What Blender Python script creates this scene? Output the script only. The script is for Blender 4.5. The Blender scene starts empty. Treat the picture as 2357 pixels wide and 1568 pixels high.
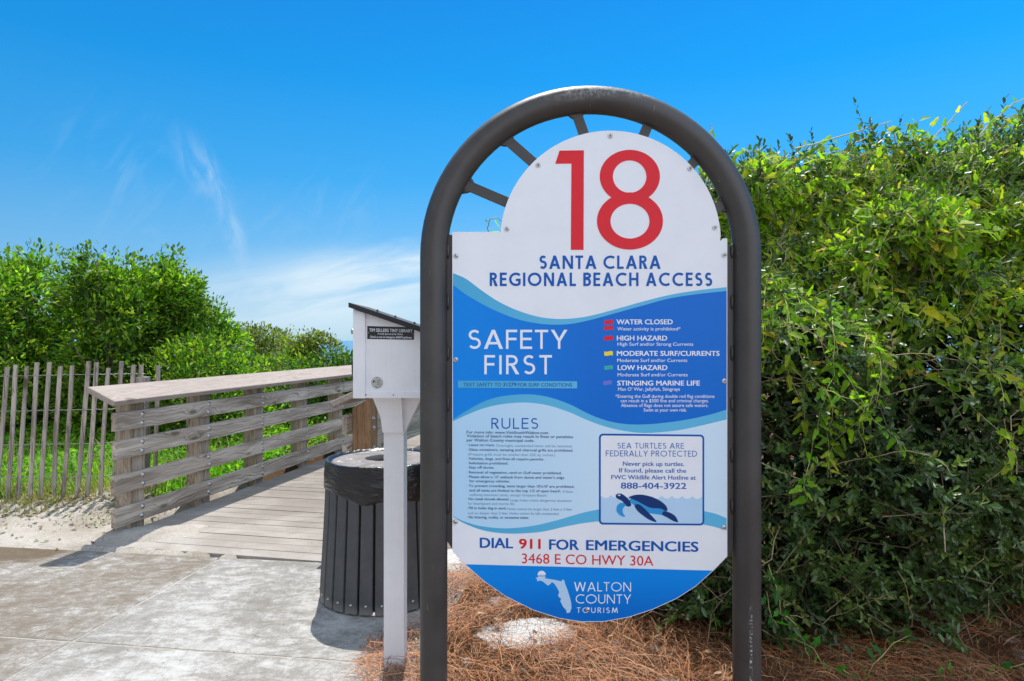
import bpy, bmesh, math, random
import numpy as np
from mathutils import Vector, Matrix, noise as mnoise
from mathutils.geometry import tessellate_polygon

C = bpy.context.scene.collection
R = math.radians
F = 1500.0            # focal length in units of a 2357 wide picture
CX, CY, H = 1178.5, 784.0, 1.45

# ------------------------------------------------------------------ camera, sky, sun, exposure
sc = bpy.context.scene
cam = bpy.data.objects.new('camera', bpy.data.cameras.new('camera'))
C.objects.link(cam)
cam.location = (0, 0, H)
cam.rotation_euler = (R(90), 0, 0)
cam.data.sensor_width = 36
cam.data.lens = F / 2357 * 36
cam.data.clip_end = 60000
cam.data.clip_start = 0.05
sc.camera = cam
sc.view_settings.view_transform = 'Standard'
sc.view_settings.look = 'None'
sc.view_settings.gamma = 1
sc.view_settings.exposure = 1.10
SUN_DIR = Vector((0.05, -0.50, -1.0)).normalized()     # the way the light travels
SUN_EL = math.asin(-SUN_DIR.z)
SUN_AZ = math.atan2(-SUN_DIR.x, -SUN_DIR.y)             # from +Y towards +X
sun = bpy.data.objects.new('sun', bpy.data.lights.new('sun', 'SUN'))
C.objects.link(sun)
sun.data.energy = 2.7
sun.data.angle = R(0.5)
sun.data.color = (1.0, 0.955, 0.89)
sun.rotation_euler = SUN_DIR.to_track_quat('-Z', 'Y').to_euler()


class NT:
    """small helper for node trees"""
    def __init__(s, nt):
        s.nt = nt
        s.n = nt.nodes
        s.l = nt.links

    def new(s, t, **kw):
        nd = s.n.new(t)
        for k, v in kw.items():
            setattr(nd, k, v)
        return nd

    def put(s, sock, v):
        if v is None:
            return
        if hasattr(v, 'is_output') or isinstance(v, bpy.types.NodeSocket):
            s.l.new(v, sock)
        else:
            if isinstance(v, (tuple, list)) and len(v) == 3 and sock.type == 'RGBA':
                v = (*v, 1)
            sock.default_value = v

    def m(s, op, a, b=None, c=None, clamp=False):
        nd = s.new('ShaderNodeMath', operation=op, use_clamp=clamp)
        s.put(nd.inputs[0], a)
        s.put(nd.inputs[1], b)
        s.put(nd.inputs[2], c)
        return nd.outputs[0]

    def vm(s, op, a, b=None):
        nd = s.new('ShaderNodeVectorMath', operation=op)
        s.put(nd.inputs[0], a)
        s.put(nd.inputs[1], b)
        return nd.outputs[0]

    def mix(s, f, a, b, t='MIX'):
        nd = s.new('ShaderNodeMixRGB', blend_type=t)
        s.put(nd.inputs[0], f)
        s.put(nd.inputs[1], a)
        s.put(nd.inputs[2], b)
        return nd.outputs[0]

    def ramp(s, f, stops, interp='LINEAR'):
        nd = s.new('ShaderNodeValToRGB')
        cr = nd.color_ramp
        cr.interpolation = interp
        while len(cr.elements) < len(stops):
            cr.elements.new(0.5)
        for e, (p, c) in zip(cr.elements, stops):
            e.position = p
            e.color = (c, c, c, 1) if isinstance(c, (int, float)) else (*c, 1)
        s.put(nd.inputs[0], f)
        return nd.outputs[0]

    def sep(s, v):
        nd = s.new('ShaderNodeSeparateXYZ')
        s.put(nd.inputs[0], v)
        return nd.outputs

    def comb(s, x=0, y=0, z=0):
        nd = s.new('ShaderNodeCombineXYZ')
        s.put(nd.inputs[0], x)
        s.put(nd.inputs[1], y)
        s.put(nd.inputs[2], z)
        return nd.outputs[0]

    def noise(s, v, scale, detail=4, rough=0.55, dist=0.0, out=0):
        nd = s.new('ShaderNodeTexNoise')
        s.put(nd.inputs['Vector'], v)
        nd.inputs['Scale'].default_value = scale
        nd.inputs['Detail'].default_value = detail
        nd.inputs['Roughness'].default_value = rough
        nd.inputs['Distortion'].default_value = dist
        return nd.outputs[out]

    def vor(s, v, scale, out='Distance', feature='F1'):
        nd = s.new('ShaderNodeTexVoronoi', feature=feature)
        s.put(nd.inputs['Vector'], v)
        nd.inputs['Scale'].default_value = scale
        return nd.outputs[out]

    def obj(s):
        return s.new('ShaderNodeTexCoord').outputs['Object']

    def pos(s):
        return s.new('ShaderNodeNewGeometry').outputs['Position']

    def bump(s, h, strength=0.3, dist=0.01):
        nd = s.new('ShaderNodeBump')
        nd.inputs['Strength'].default_value = strength
        nd.inputs['Distance'].default_value = dist
        s.put(nd.inputs['Height'], h)
        return nd.outputs[0]


def smooth01(t, v, lo, hi):
    nd = t.new('ShaderNodeMapRange', interpolation_type='SMOOTHSTEP')
    t.put(nd.inputs[0], v)
    nd.inputs[1].default_value = lo
    nd.inputs[2].default_value = hi
    return nd.outputs[0]


def build_world():
    w = bpy.data.worlds.new('World')
    sc.world = w
    w.use_nodes = True
    t = NT(w.node_tree)
    t.n.clear()
    out = t.new('ShaderNodeOutputWorld')
    bg = t.new('ShaderNodeBackground')
    t.l.new(bg.outputs[0], out.inputs[0])
    sky = t.new('ShaderNodeTexSky', sky_type='NISHITA')
    sky.sun_disc = False
    sky.sun_elevation = SUN_EL
    sky.sun_rotation = SUN_AZ
    sky.air_density = 1.0
    sky.dust_density = 0.3
    sky.ozone_density = 2.5
    d = t.new('ShaderNodeTexCoord').outputs['Generated']
    x, y, z = t.sep(d)
    el = t.m('MULTIPLY', t.m('ARCSINE', z), 57.2958)
    az = t.m('MULTIPLY', t.m('ARCTAN2', x, y), 57.2958)
    # deep blue above a pale horizon; unseen higher sky brightened as added fill
    f = t.m('DIVIDE', el, 90.0, clamp=True)
    air = t.ramp(f, [(0.0, (2.25, 3.4, 4.1)), (0.022, (1.9, 3.25, 4.3)), (0.07, (0.95, 2.65, 4.5)), (0.15, (0.22, 2.05, 4.5)),
                     (0.24, (0.01, 1.62, 4.3)), (0.33, (0.0, 1.25, 3.95)), (0.55, (2.4, 3.4, 4.8)), (1.0, (4.0, 4.7, 5.4))])
    # added fill: unseen sky behind the camera brightened in patches to light shaded fronts
    fill_n = t.noise(t.vm('MULTIPLY', d, (1.6, 1.6, 3.2)), 1.5, 6, 0.6)
    back = t.m('MULTIPLY', smooth01(t, y, 0.0, -0.45), t.ramp(fill_n, [(0.35, 0.55), (0.6, 1.0)]))
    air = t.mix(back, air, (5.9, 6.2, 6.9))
    # a little deeper to the left, lighter towards the right
    side = t.m('MULTIPLY_ADD', az, 0.004, 1.0)
    air = t.mix(1.0, air, t.comb(side, side, side), 'MULTIPLY')
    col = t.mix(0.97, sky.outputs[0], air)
    # thin cirrus
    def blob(ac, ec, ra, re, rot):
        a = t.m('SUBTRACT', az, ac)
        e = t.m('SUBTRACT', el, ec)
        c_, s_ = math.cos(R(rot)), math.sin(R(rot))
        p = t.m('ADD', t.m('MULTIPLY', a, c_ / ra), t.m('MULTIPLY', e, s_ / ra))
        q = t.m('ADD', t.m('MULTIPLY', a, -s_ / re), t.m('MULTIPLY', e, c_ / re))
        dd = t.m('SQRT', t.m('ADD', t.m('MULTIPLY', p, p), t.m('MULTIPLY', q, q)))
        return smooth01(t, dd, 1.0, 0.0)
    def wisp(rot, sa, se, scale, lo, hi, seed, dist=0.6):
        c_, s_ = math.cos(R(rot)), math.sin(R(rot))
        p = t.m('ADD', t.m('MULTIPLY', az, c_ * sa), t.m('MULTIPLY', el, s_ * sa))
        q = t.m('ADD', t.m('MULTIPLY', az, -s_ * se), t.m('MULTIPLY', el, c_ * se))
        n = t.noise(t.comb(p, q, seed), scale, 6, 0.6, dist)
        return smooth01(t, n, lo, hi)
    band = t.m('MULTIPLY', blob(-15.0, 3.9, 20, 5.2, 6), wisp(9, 0.05, 0.26, 1.6, 0.18, 0.60, 3.1))
    band2 = t.m('MULTIPLY', blob(-10, 6.5, 14, 3.4, 12), wisp(14, 0.045, 0.30, 1.5, 0.38, 0.75, 8.0))
    w1 = wisp(112, 0.10, 0.30, 1.6, 0.30, 0.78, 1.7, 1.6)
    w2 = wisp(60, 0.08, 0.20, 2.2, 0.42, 0.80, 5.3, 1.2)
    s1 = t.m('MULTIPLY', blob(-25.4, 13.4, 4.2, 2.0, 122), w1)
    s2 = t.m('MULTIPLY', blob(-23.2, 9.0, 4.5, 1.3, 102), w1)
    s3 = t.m('MULTIPLY', blob(-30, 11.5, 10, 7, -30), w2)
    s4 = t.m('MULTIPLY', blob(-17, 11.0, 10, 5, 15), w2)
    s5 = t.m('MULTIPLY', blob(24, 5, 16, 5, 5), w2)
    tot = t.m('MULTIPLY', band, 1.0, clamp=True)
    for q, k in ((band2, 0.9), (s1, 0.44), (s2, 0.36), (s3, 0.14), (s4, 0.12), (s5, 0.4)):
        tot = t.m('ADD', tot, t.m('MULTIPLY', q, k), clamp=True)
    col = t.mix(t.m('MULTIPLY', tot, 0.85), col, (3.6, 4.2, 4.6))
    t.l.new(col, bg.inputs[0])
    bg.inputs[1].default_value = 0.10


build_world()

# ------------------------------------------------------------------ helpers
random.seed(7)
RNG = np.random.default_rng(11)


def P(px, py, Y):
    """world point at depth Y seen at (px, py) of a 2357 wide picture: used to take sizes off the photograph"""
    return Vector(((px - CX) / F * Y, Y, H - (py - CY) / F * Y))


def G(px, py, z=0.0):
    Y = (H - z) * F / (py - CY)
    return Vector(((px - CX) / F * Y, Y, z))


def tag(o, label=None, cat=None, group=None, kind=None):
    if label: o['label'] = label
    if cat: o['category'] = cat
    if group: o['group'] = group
    if kind: o['kind'] = kind
    return o


def root(name, loc, label, cat, rz=0.0, group=None):
    o = bpy.data.objects.new(name, None)
    o.empty_display_size = 0.2
    C.objects.link(o)
    o.location = loc
    o.rotation_euler = (0, 0, rz)
    return tag(o, label, cat, group)


def origin_of(o):
    """location of the thing a part belongs to (things here are unrotated where this is used)"""
    while o.parent:
        o = o.parent
    return np.array(o.location)


def add_obj(name, me, parent=None):
    o = bpy.data.objects.new(name, me)
    C.objects.link(o)
    if parent: o.parent = parent
    return o


class MB:
    """collects shapes into ONE mesh"""
    def __init__(s):
        s.v, s.f, s.mi, s.sm = [], [], [], []

    def add(s, vs, fs, mi=0, smooth=False):
        b = len(s.v)
        s.v += [tuple(v) for v in vs]
        s.f += [tuple(b + i for i in f) for f in fs]
        s.mi += [mi] * len(fs)
        s.sm += [smooth] * len(fs)

    def box(s, x0, x1, y0, y1, z0, z1, mi=0, bevel=0.0, M=None):
        bm = bmesh.new()
        bmesh.ops.create_cube(bm, size=1)
        for v in bm.verts:
            v.co = Vector(((x0 + x1) / 2 + v.co.x * (x1 - x0), (y0 + y1) / 2 + v.co.y * (y1 - y0), (z0 + z1) / 2 + v.co.z * (z1 - z0)))
        if bevel > 0:
            bmesh.ops.bevel(bm, geom=bm.edges[:], offset=bevel, segments=2, profile=0.6, affect='EDGES')
        s.bm(bm, mi, M)

    def bm(s, bm, mi=0, M=None, smooth=False):
        bm.verts.index_update()
        vs = [(M @ v.co) if M else v.co.copy() for v in bm.verts]
        fs = [[v.index for v in f.verts] for f in bm.faces]
        s.add(vs, fs, mi, smooth)
        bm.free()

    def tube(s, pts, rad, n=8, mi=0, caps=True, closed=False):
        pts = [Vector(p) for p in pts]
        k = len(pts)
        rad = [rad] * k if isinstance(rad, (int, float)) else rad
        vs, fs = [], []
        t0 = (pts[1] - pts[0]).normalized()
        up = Vector((0, 0, 1)) if abs(t0.z) < 0.9 else Vector((0, 1, 0))
        a = t0.cross(up).normalized()
        for i in range(k):
            t = (pts[min(i + 1, k - 1)] - pts[max(i - 1, 0)])
            if t.length < 1e-9: t = t0
            t.normalize()
            a = (a - t * a.dot(t))
            if a.length < 1e-6: a = t.orthogonal()
            a.normalize()
            b = t.cross(a)
            for j in range(n):
                an = 2 * math.pi * j / n
                vs.append(pts[i] + (a * math.cos(an) + b * math.sin(an)) * rad[i])
        for i in range(k - 1):
            for j in range(n):
                fs.append((i * n + j, i * n + (j + 1) % n, (i + 1) * n + (j + 1) % n, (i + 1) * n + j))
        if caps:
            fs.append(tuple(reversed(range(n))))
            fs.append(tuple(range((k - 1) * n, k * n)))
        s.add(vs, fs, mi, True)

    def lathe(s, prof, n=32, mi=0, M=None, smooth=True):
        vs, fs = [], []
        for (r, z) in prof:
            for j in range(n):
                a = 2 * math.pi * j / n
                v = Vector((r * math.cos(a), r * math.sin(a), z))
                vs.append(M @ v if M else v)
        for i in range(len(prof) - 1):
            for j in range(n):
                fs.append((i * n + j, i * n + (j + 1) % n, (i + 1) * n + (j + 1) % n, (i + 1) * n + j))
        s.add(vs, fs, mi, smooth)

    def prism(s, poly, d0, d1, axis='y', mi=0):
        """poly: 2D outline (x, z) extruded along y from d0 to d1 (or other axis)"""
        def mk(p, d):
            if axis == 'y': return (p[0], d, p[1])
            if axis == 'x': return (d, p[0], p[1])
            return (p[0], p[1], d)
        n = len(poly)
        tri = tessellate_polygon([[Vector((p[0], p[1], 0)) for p in poly]])
        vs = [mk(p, d0) for p in poly] + [mk(p, d1) for p in poly]
        fs = [tuple(t) for t in tri] + [tuple(n + i for i in reversed(t)) for t in tri]
        fs += [(i, (i + 1) % n, n + (i + 1) % n, n + i) for i in range(n)]
        s.add(vs, fs, mi)

    def build(s, name, mats, parent=None, local=False, fix=True):
        me = bpy.data.meshes.new(name)
        v = np.array(s.v, dtype=float)
        if parent is not None and not local:
            v = v - origin_of(parent)
        me.from_pydata(v.tolist(), [], s.f)
        for m in (mats if isinstance(mats, (list, tuple)) else [mats]):
            me.materials.append(m)
        me.polygons.foreach_set('material_index', s.mi)
        me.polygons.foreach_set('use_smooth', s.sm)
        if fix:
            bm = bmesh.new()
            bm.from_mesh(me)
            bmesh.ops.recalc_face_normals(bm, faces=bm.faces[:])
            bm.to_mesh(me)
            bm.free()
        me.update()
        return add_obj(name, me, parent)


def np_mesh(name, verts, quads, material, parent=None, colors=None, smooth=False, tris=None):
    """large mesh from arrays; verts in world coordinates"""
    me = bpy.data.meshes.new(name)
    v = np.asarray(verts, dtype=np.float32)
    if parent is not None:
        v = v - origin_of(parent).astype(np.float32)
    q = np.asarray(quads, dtype=np.int32)
    me.vertices.add(len(v))
    me.vertices.foreach_set('co', v.ravel())
    k = q.shape[1]
    me.loops.add(q.size)
    me.loops.foreach_set('vertex_index', q.ravel())
    me.polygons.add(len(q))
    me.polygons.foreach_set('loop_start', np.arange(0, q.size, k, dtype=np.int32))
    if smooth:
        me.polygons.foreach_set('use_smooth', np.ones(len(q), dtype=bool))
    me.materials.append(material)
    me.update(calc_edges=True)
    if colors is not None:
        at = me.color_attributes.new('col', 'FLOAT_COLOR', 'POINT')
        c = np.ones((len(v), 4), dtype=np.float32)
        c[:, :3] = colors
        at.data.foreach_set('color', c.ravel())
    me.validate()
    return add_obj(name, me, parent)


# leaf outlines: (along, across, lift) and quads
OVAL = (np.array([(0, 0, 0), (.30, .42, .16), (.72, .42, .16), (1, 0, -.02), (.72, -.42, .16), (.30, -.42, .16)]),
        np.array([(0, 1, 2, 3), (0, 3, 4, 5)]))
DIAMOND = (np.array([(0, 0, 0), (.45, .5, .10), (1, 0, 0), (.45, -.5, .10)]), np.array([(0, 1, 2, 3)]))
HEART = (np.array([(0, 0, 0), (-.12, .34, .08), (.18, .56, .14), (.46, .34, .06), (.74, .33, .08), (.95, .12, .0), (1, 0, -.05),
                   (-.12, -.34, .08), (.18, -.56, .14), (.46, -.34, .06), (.74, -.33, .08), (.95, -.12, .0)]),
         np.array([(0, 1, 2, 3), (0, 3, 4, 6), (4, 5, 6, 6), (0, 9, 8, 7), (0, 6, 10, 9), (10, 6, 6, 11)]))
IVY = (np.array([(0, 0, 0), (-.15, .45, .05), (.30, .30, .03), (.45, .62, .08), (.62, .26, .03), (1, 0, 0),
                 (-.15, -.45, .05), (.30, -.30, .03), (.45, -.62, .08), (.62, -.26, .03)]),
       np.array([(0, 1, 2, 2), (0, 2, 4, 5), (2, 3, 4, 4), (0, 7, 6, 6), (0, 5, 9, 7), (7, 9, 8, 8)]))


def unit(a):
    return a / np.maximum(np.linalg.norm(a, axis=1, keepdims=True), 1e-9)


def leaf_mesh(pos, tip, nrm, length, width, shape):
    T, Q = shape
    tip = unit(tip)
    side = unit(np.cross(nrm, tip))
    nn = np.cross(tip, side)
    n, k = len(pos), len(T)
    L = length[:, None, None]
    W = width[:, None, None]
    v = pos[:, None, :] + tip[:, None, :] * (T[None, :, 0:1] * L) + side[:, None, :] * (T[None, :, 1:2] * W) + nn[:, None, :] * (T[None, :, 2:3] * W)
    q = (Q[None, :, :] + (np.arange(n) * k)[:, None, None]).reshape(-1, 4)
    return v.reshape(-1, 3), q, k


def tri_clean(q):
    return q


def leaves(name, pos, tip, nrm, length, width, shape, cols, material, parent):
    v, q, k = leaf_mesh(pos, tip, nrm, length, width, shape)
    c = np.repeat(cols, k, axis=0)
    dup = (q[:, 2] == q[:, 3]) | (q[:, 1] == q[:, 2])
    if not dup.any():
        return np_mesh(name, v, q, material, parent, c, True)
    # mixed quads and triangles
    t = []
    for a in q[dup]:
        pass
    qd = q[dup]
    tri = np.where((qd[:, 2] == qd[:, 3])[:, None], qd[:, [0, 1, 2]], qd[:, [0, 1, 3]])
    qq = q[~dup]
    tris = np.concatenate([tri, qq[:, [0, 1, 2]], qq[:, [0, 2, 3]]])
    return np_mesh(name, v, tris, material, parent, c, True)


def rand_dirs(n):
    d = RNG.normal(size=(n, 3))
    return unit(d)


def palette(n, cols, jitter=0.18, weights=None):
    cols = np.array(cols)
    i = RNG.choice(len(cols), size=n, p=weights)
    c = cols[i] * (1 + RNG.normal(size=(n, 1)) * jitter)
    return np.clip(c, 0.003, 0.9)


def fnoise(p, s=1.0, o=0.0):
    return mnoise.noise(Vector((p[0] * s + o, p[1] * s + o * 1.7, (p[2] if len(p) > 2 else 0) * s - o)))


# ------------------------------------------------------------------ materials
def material(name, fn):
    m = bpy.data.materials.new(name)
    m.use_nodes = True
    t = NT(m.node_tree)
    t.n.clear()
    out = t.new('ShaderNodeOutputMaterial')
    sh = fn(t)
    t.l.new(sh, out.inputs[0])
    return m


def princ(t, col, rough=0.5, metal=0.0, spec=0.5, normal=None, coat=0.0):
    b = t.new('ShaderNodeBsdfPrincipled')
    t.put(b.inputs['Base Color'], col)
    t.put(b.inputs['Roughness'], rough)
    t.put(b.inputs['Metallic'], metal)
    t.put(b.inputs['Specular IOR Level'], spec)
    t.put(b.inputs['Coat Weight'], coat)
    if normal is not None: t.put(b.inputs['Normal'], normal)
    return b.outputs[0]


def m_leaf(name, gloss=0.38, trans=0.35, spec=0.5):
    def fn(t):
        a = t.new('ShaderNodeAttribute', attribute_name='col')
        col = a.outputs['Color']
        n = t.noise(t.pos(), 60, 2)
        col = t.mix(1.0, col, t.ramp(n, [(0.3, 0.8), (0.7, 1.15)]), 'MULTIPLY')
        p = princ(t, col, gloss, 0, spec)
        tr = t.new('ShaderNodeBsdfTranslucent')
        t.put(tr.inputs[0], t.mix(1.0, col, (1.5, 1.9, 0.7), 'MULTIPLY'))
        mx = t.new('ShaderNodeMixShader')
        mx.inputs[0].default_value = trans
        t.l.new(p, mx.inputs[1])
        t.l.new(tr.outputs[0], mx.inputs[2])
        return mx.outputs[0]
    return material(name, fn)


def m_plain(name, col, rough=0.5, metal=0.0, spec=0.5, var=0.0, vscale=20, bump=0.0, coat=0.0):
    def fn(t):
        c = col
        nrm = None
        if var > 0 or bump > 0:
            n = t.noise(t.obj(), vscale, 5)
            if var > 0:
                c = t.mix(1.0, (*col, 1), t.ramp(n, [(0.25, 1 - var), (0.75, 1 + var)]), 'MULTIPLY')
            if bump > 0:
                nrm = t.bump(n, bump, 0.003)
        return princ(t, c, rough, metal, spec, nrm, coat)
    return material(name, fn)


def m_wood(name, light, dark, axis='y', stain=0.5, gscale=1.0, rough=0.85):
    """weathered timber, grain along one axis of the object, with knots"""
    def fn(t):
        x, y, z = t.sep(t.obj())
        if axis == 'x': x, y = y, x
        if axis == 'z': y, z = z, y
        # y runs along the board
        isl = t.new('ShaderNodeNewGeometry').outputs['Random Per Island']
        off = t.m('MULTIPLY', isl, 37.0)
        kc = t.comb(t.m('MULTIPLY', x, 2.0), t.m('ADD', t.m('MULTIPLY', y, 2.2), off), t.m('MULTIPLY', z, 7.0))
        kd = t.vor(kc, 1.0)
        near = smooth01(t, kd, 0.42, 0.0)
        warp = t.noise(t.comb(t.m('MULTIPLY', x, 3.0), t.m('ADD', t.m('MULTIPLY', y, 1.3), off), t.m('MULTIPLY', z, 3.0)), 1.6, 3)
        zz = t.m('ADD', t.m('ADD', z, t.m('MULTIPLY', warp, 0.12)), t.m('MULTIPLY', near, 0.06))
        gc = t.comb(t.m('MULTIPLY', x, 60 * gscale), t.m('ADD', t.m('MULTIPLY', y, 1.1), off), t.m('MULTIPLY', zz, 75 * gscale))
        g = t.noise(gc, 1.0, 5, 0.6)
        fine = t.noise(t.comb(t.m('MULTIPLY', x, 300), t.m('MULTIPLY', y, 6), t.m('MULTIPLY', z, 300)), 1.0, 3)
        big = t.noise(t.comb(t.m('MULTIPLY', x, 6), t.m('ADD', t.m('MULTIPLY', y, 1.2), off), t.m('MULTIPLY', z, 9)), 1.0, 4)
        col = t.mix(t.ramp(g, [(0.33, 0.0), (0.54, 1.0)]), dark, light)
        col = t.mix(t.m('MULTIPLY', t.ramp(big, [(0.35, 1.0), (0.62, 0.0)]), stain), col, tuple(d * 0.8 for d in dark))
        col = t.mix(1.0, col, t.ramp(fine, [(0.25, 0.72), (0.7, 1.12)]), 'MULTIPLY')
        ring = t.m('FRACT', t.m('MULTIPLY', kd, 14.0))
        knot = smooth01(t, kd, 0.17, 0.06)
        col = t.mix(t.m('MULTIPLY', knot, 0.75), col, (dark[0] * .45, dark[1] * .4, dark[2] * .35))
        b = t.mix(1.0, (0.88,) * 3, t.ramp(isl, [(0, 0.88), (1, 1.12)]), 'MULTIPLY')
        col = t.mix(1.0, col, t.ramp(isl, [(0, 0.9), (1, 1.12)]), 'MULTIPLY')
        nr = t.bump(t.m('ADD', g, t.m('MULTIPLY', fine, 0.6)), 0.35, 0.004)
        return princ(t, col, rough, 0, 0.25, nr)
    return material(name, fn)


def f_sand(t, scale=1.0):
    p = t.pos()
    n1 = t.noise(p, 2.2, 6, 0.6)
    n2 = t.noise(p, 45, 4, 0.65)
    n3 = t.noise(p, 400, 2, 0.6)
    col = t.mix(t.ramp(n1, [(0.35, 0), (0.65, 1)]), (0.36, 0.32, 0.265), (0.54, 0.50, 0.445))
    col = t.mix(1.0, col, t.ramp(n2, [(0.25, 0.78), (0.7, 1.08)]), 'MULTIPLY')
    col = t.mix(1.0, col, t.ramp(n3, [(0.25, 0.8), (0.7, 1.1)]), 'MULTIPLY')
    nr = t.bump(t.m('ADD', t.m('MULTIPLY', n2, 1.0), t.m('MULTIPLY', n3, 0.25)), 0.8, 0.02)
    return col, nr


def fn_ground(t):
    col, nr = f_sand(t)
    x, y, z = t.sep(t.pos())
    # leaf litter and soil under the plants, well off the path
    n = t.noise(t.pos(), 1.4, 5, 0.6)
    far = smooth01(t, t.m('ADD', y, t.m('MULTIPLY', t.m('SUBTRACT', n, 0.5), 2.2)), 5.9, 6.8)
    right = smooth01(t, t.m('ADD', x, t.m('MULTIPLY', t.m('SUBTRACT', n, 0.5), 0.4)), -0.55, -0.40)
    under = t.m('MAXIMUM', far, right)
    for (cx, cy, rx, ry) in ((.060, 3.13, .22, .16), (-.44, 4.25, .25, .22), (-.48, 3.45, .12, .20)):
        ex = t.m('MULTIPLY', t.m('SUBTRACT', x, cx), 1 / rx)
        ey = t.m('MULTIPLY', t.m('SUBTRACT', y, cy), 1 / ry)
        e = t.m('ADD', t.m('ADD', t.m('MULTIPLY', ex, ex), t.m('MULTIPLY', ey, ey)), t.m('MULTIPLY', t.m('SUBTRACT', t.noise(t.pos(), 9, 6, 0.65), 0.5), 4.0))
        under = t.m('MULTIPLY', under, smooth01(t, e, 0.85, 1.15))
    spots = t.ramp(t.noise(t.pos(), 3.2, 6, 0.7), [(0.62, 0.0), (0.68, 1.0)])
    nearp = smooth01(t, y, 5.2, 4.8)
    under = t.m('MULTIPLY', under, t.m('SUBTRACT', 1.0, t.m('MULTIPLY', spots, nearp)))
    pale = t.m('MULTIPLY', smooth01(t, x, -0.55, -0.40), nearp)
    col = t.mix(t.m('MULTIPLY', pale, 0.8), col, t.mix(1.0, (0.70, 0.69, 0.67), t.ramp(t.noise(t.pos(), 60, 4, 0.7), [(0.3, 0.7), (0.7, 1.05)]), 'MULTIPLY'))
    soil = t.mix(t.noise(t.pos(), 18, 4), (0.05, 0.03, 0.016), (0.19, 0.10, 0.045))
    col = t.mix(t.m('MULTIPLY', under, t.ramp(t.noise(t.pos(), 5.5, 4, 0.6), [(0.27, 0.0), (0.38, 1.0)])), col, soil)
    return princ(t, col, 0.95, 0, 0.15, nr)


def fn_concrete(t):
    p = t.pos()
    n1 = t.noise(p, 1.1, 8, 0.62, 0.8)
    n2 = t.noise(t.vm('MULTIPLY', p, (1.0, 2.2, 1)), 4.5, 7, 0.68, 1.2)
    n3 = t.noise(p, 60, 4, 0.7)
    n4 = t.noise(p, 350, 2, 0.7)
    base = t.mix(n1, (0.172, 0.159, 0.138), (0.25, 0.234, 0.207))
    x, y, z = t.sep(p)
    left = smooth01(t, t.m('ADD', x, t.m('MULTIPLY', y, -0.14)), -2.5, -2.65)
    base = t.mix(t.m('MULTIPLY', left, 0.65), base, (0.155, 0.122, 0.085))
    n5 = t.noise(p, 14, 5, 0.7, 0.5)
    s = t.m('ADD', t.m('MULTIPLY', n1, 0.36), t.m('ADD', t.m('MULTIPLY', n2, 0.36), t.m('ADD', t.m('MULTIPLY', n3, 0.22), t.m('MULTIPLY', n5, 0.32))))
    s = t.m('SUBTRACT', s, t.m('MULTIPLY', left, 0.03))
    # sand lies thicker round the foot of the bin and along the straw
    for (cx, cy, rx, ry) in ((-.72, 3.70, .62, .55), (-.45, 3.1, .28, .60), (-2.35, 2.45, .8, .35)):
        ex = t.m('MULTIPLY', t.m('SUBTRACT', x, cx), 1 / rx)
        ey = t.m('MULTIPLY', t.m('SUBTRACT', y, cy), 1 / ry)
        e = t.m('SQRT', t.m('ADD', t.m('MULTIPLY', ex, ex), t.m('MULTIPLY', ey, ey)))
        s = t.m('ADD', s, t.m('MULTIPLY', smooth01(t, e, 1.3, 0.5), 0.055))
    dust = t.ramp(s, [(0.55, 0.0), (0.625, 0.25), (0.68, 0.65), (0.75, 1.0)])
    col = t.mix(dust, base, (0.46, 0.45, 0.43))
    speck = t.vor(t.vm('MULTIPLY', p, (1.0, 2.0, 1.0)), 38)
    spk = t.m('MULTIPLY', smooth01(t, speck, 0.16, 0.08), t.ramp(n2, [(0.45, 0.0), (0.6, 1.0)]))
    col = t.mix(t.m('MULTIPLY', spk, 0.7), col, (0.62, 0.60, 0.57))
    # damp brown stain at the far corner
    ds = t.vm('SUBTRACT', p, (-3.55, 4.42, 0))
    dx, dy, dz = t.sep(ds)
    dd = t.m('SQRT', t.m('ADD', t.m('MULTIPLY', t.m('MULTIPLY', dx, dx), 1.0), t.m('MULTIPLY', t.m('MULTIPLY', dy, dy), 9.0)))
    st = smooth01(t, t.m('ADD', dd, t.m('MULTIPLY', n2, 0.5)), 1.0, 0.6)
    col = t.mix(t.m('MULTIPLY', st, 0.85), col, (0.105, 0.075, 0.045))
    pit = t.vor(t.vm('MULTIPLY', p, (1.0, 1.9, 1.0)), 17)
    pits = t.m('MULTIPLY', smooth01(t, pit, 0.13, 0.06), t.ramp(t.noise(p, 2.1, 3), [(0.47, 0.0), (0.56, 1.0)]))
    col = t.mix(t.m('MULTIPLY', pits, 0.8), col, (0.05, 0.045, 0.04))
    col = t.mix(1.0, col, t.ramp(n4, [(0.25, 0.78), (0.7, 1.12)]), 'MULTIPLY')
    nr = t.bump(t.m('ADD', t.m('MULTIPLY', n3, 0.6), t.m('ADD', t.m('MULTIPLY', n4, 0.3), t.m('MULTIPLY', dust, 0.5))), 0.35, 0.008)
    return princ(t, col, 0.9, 0, 0.2, nr)


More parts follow.
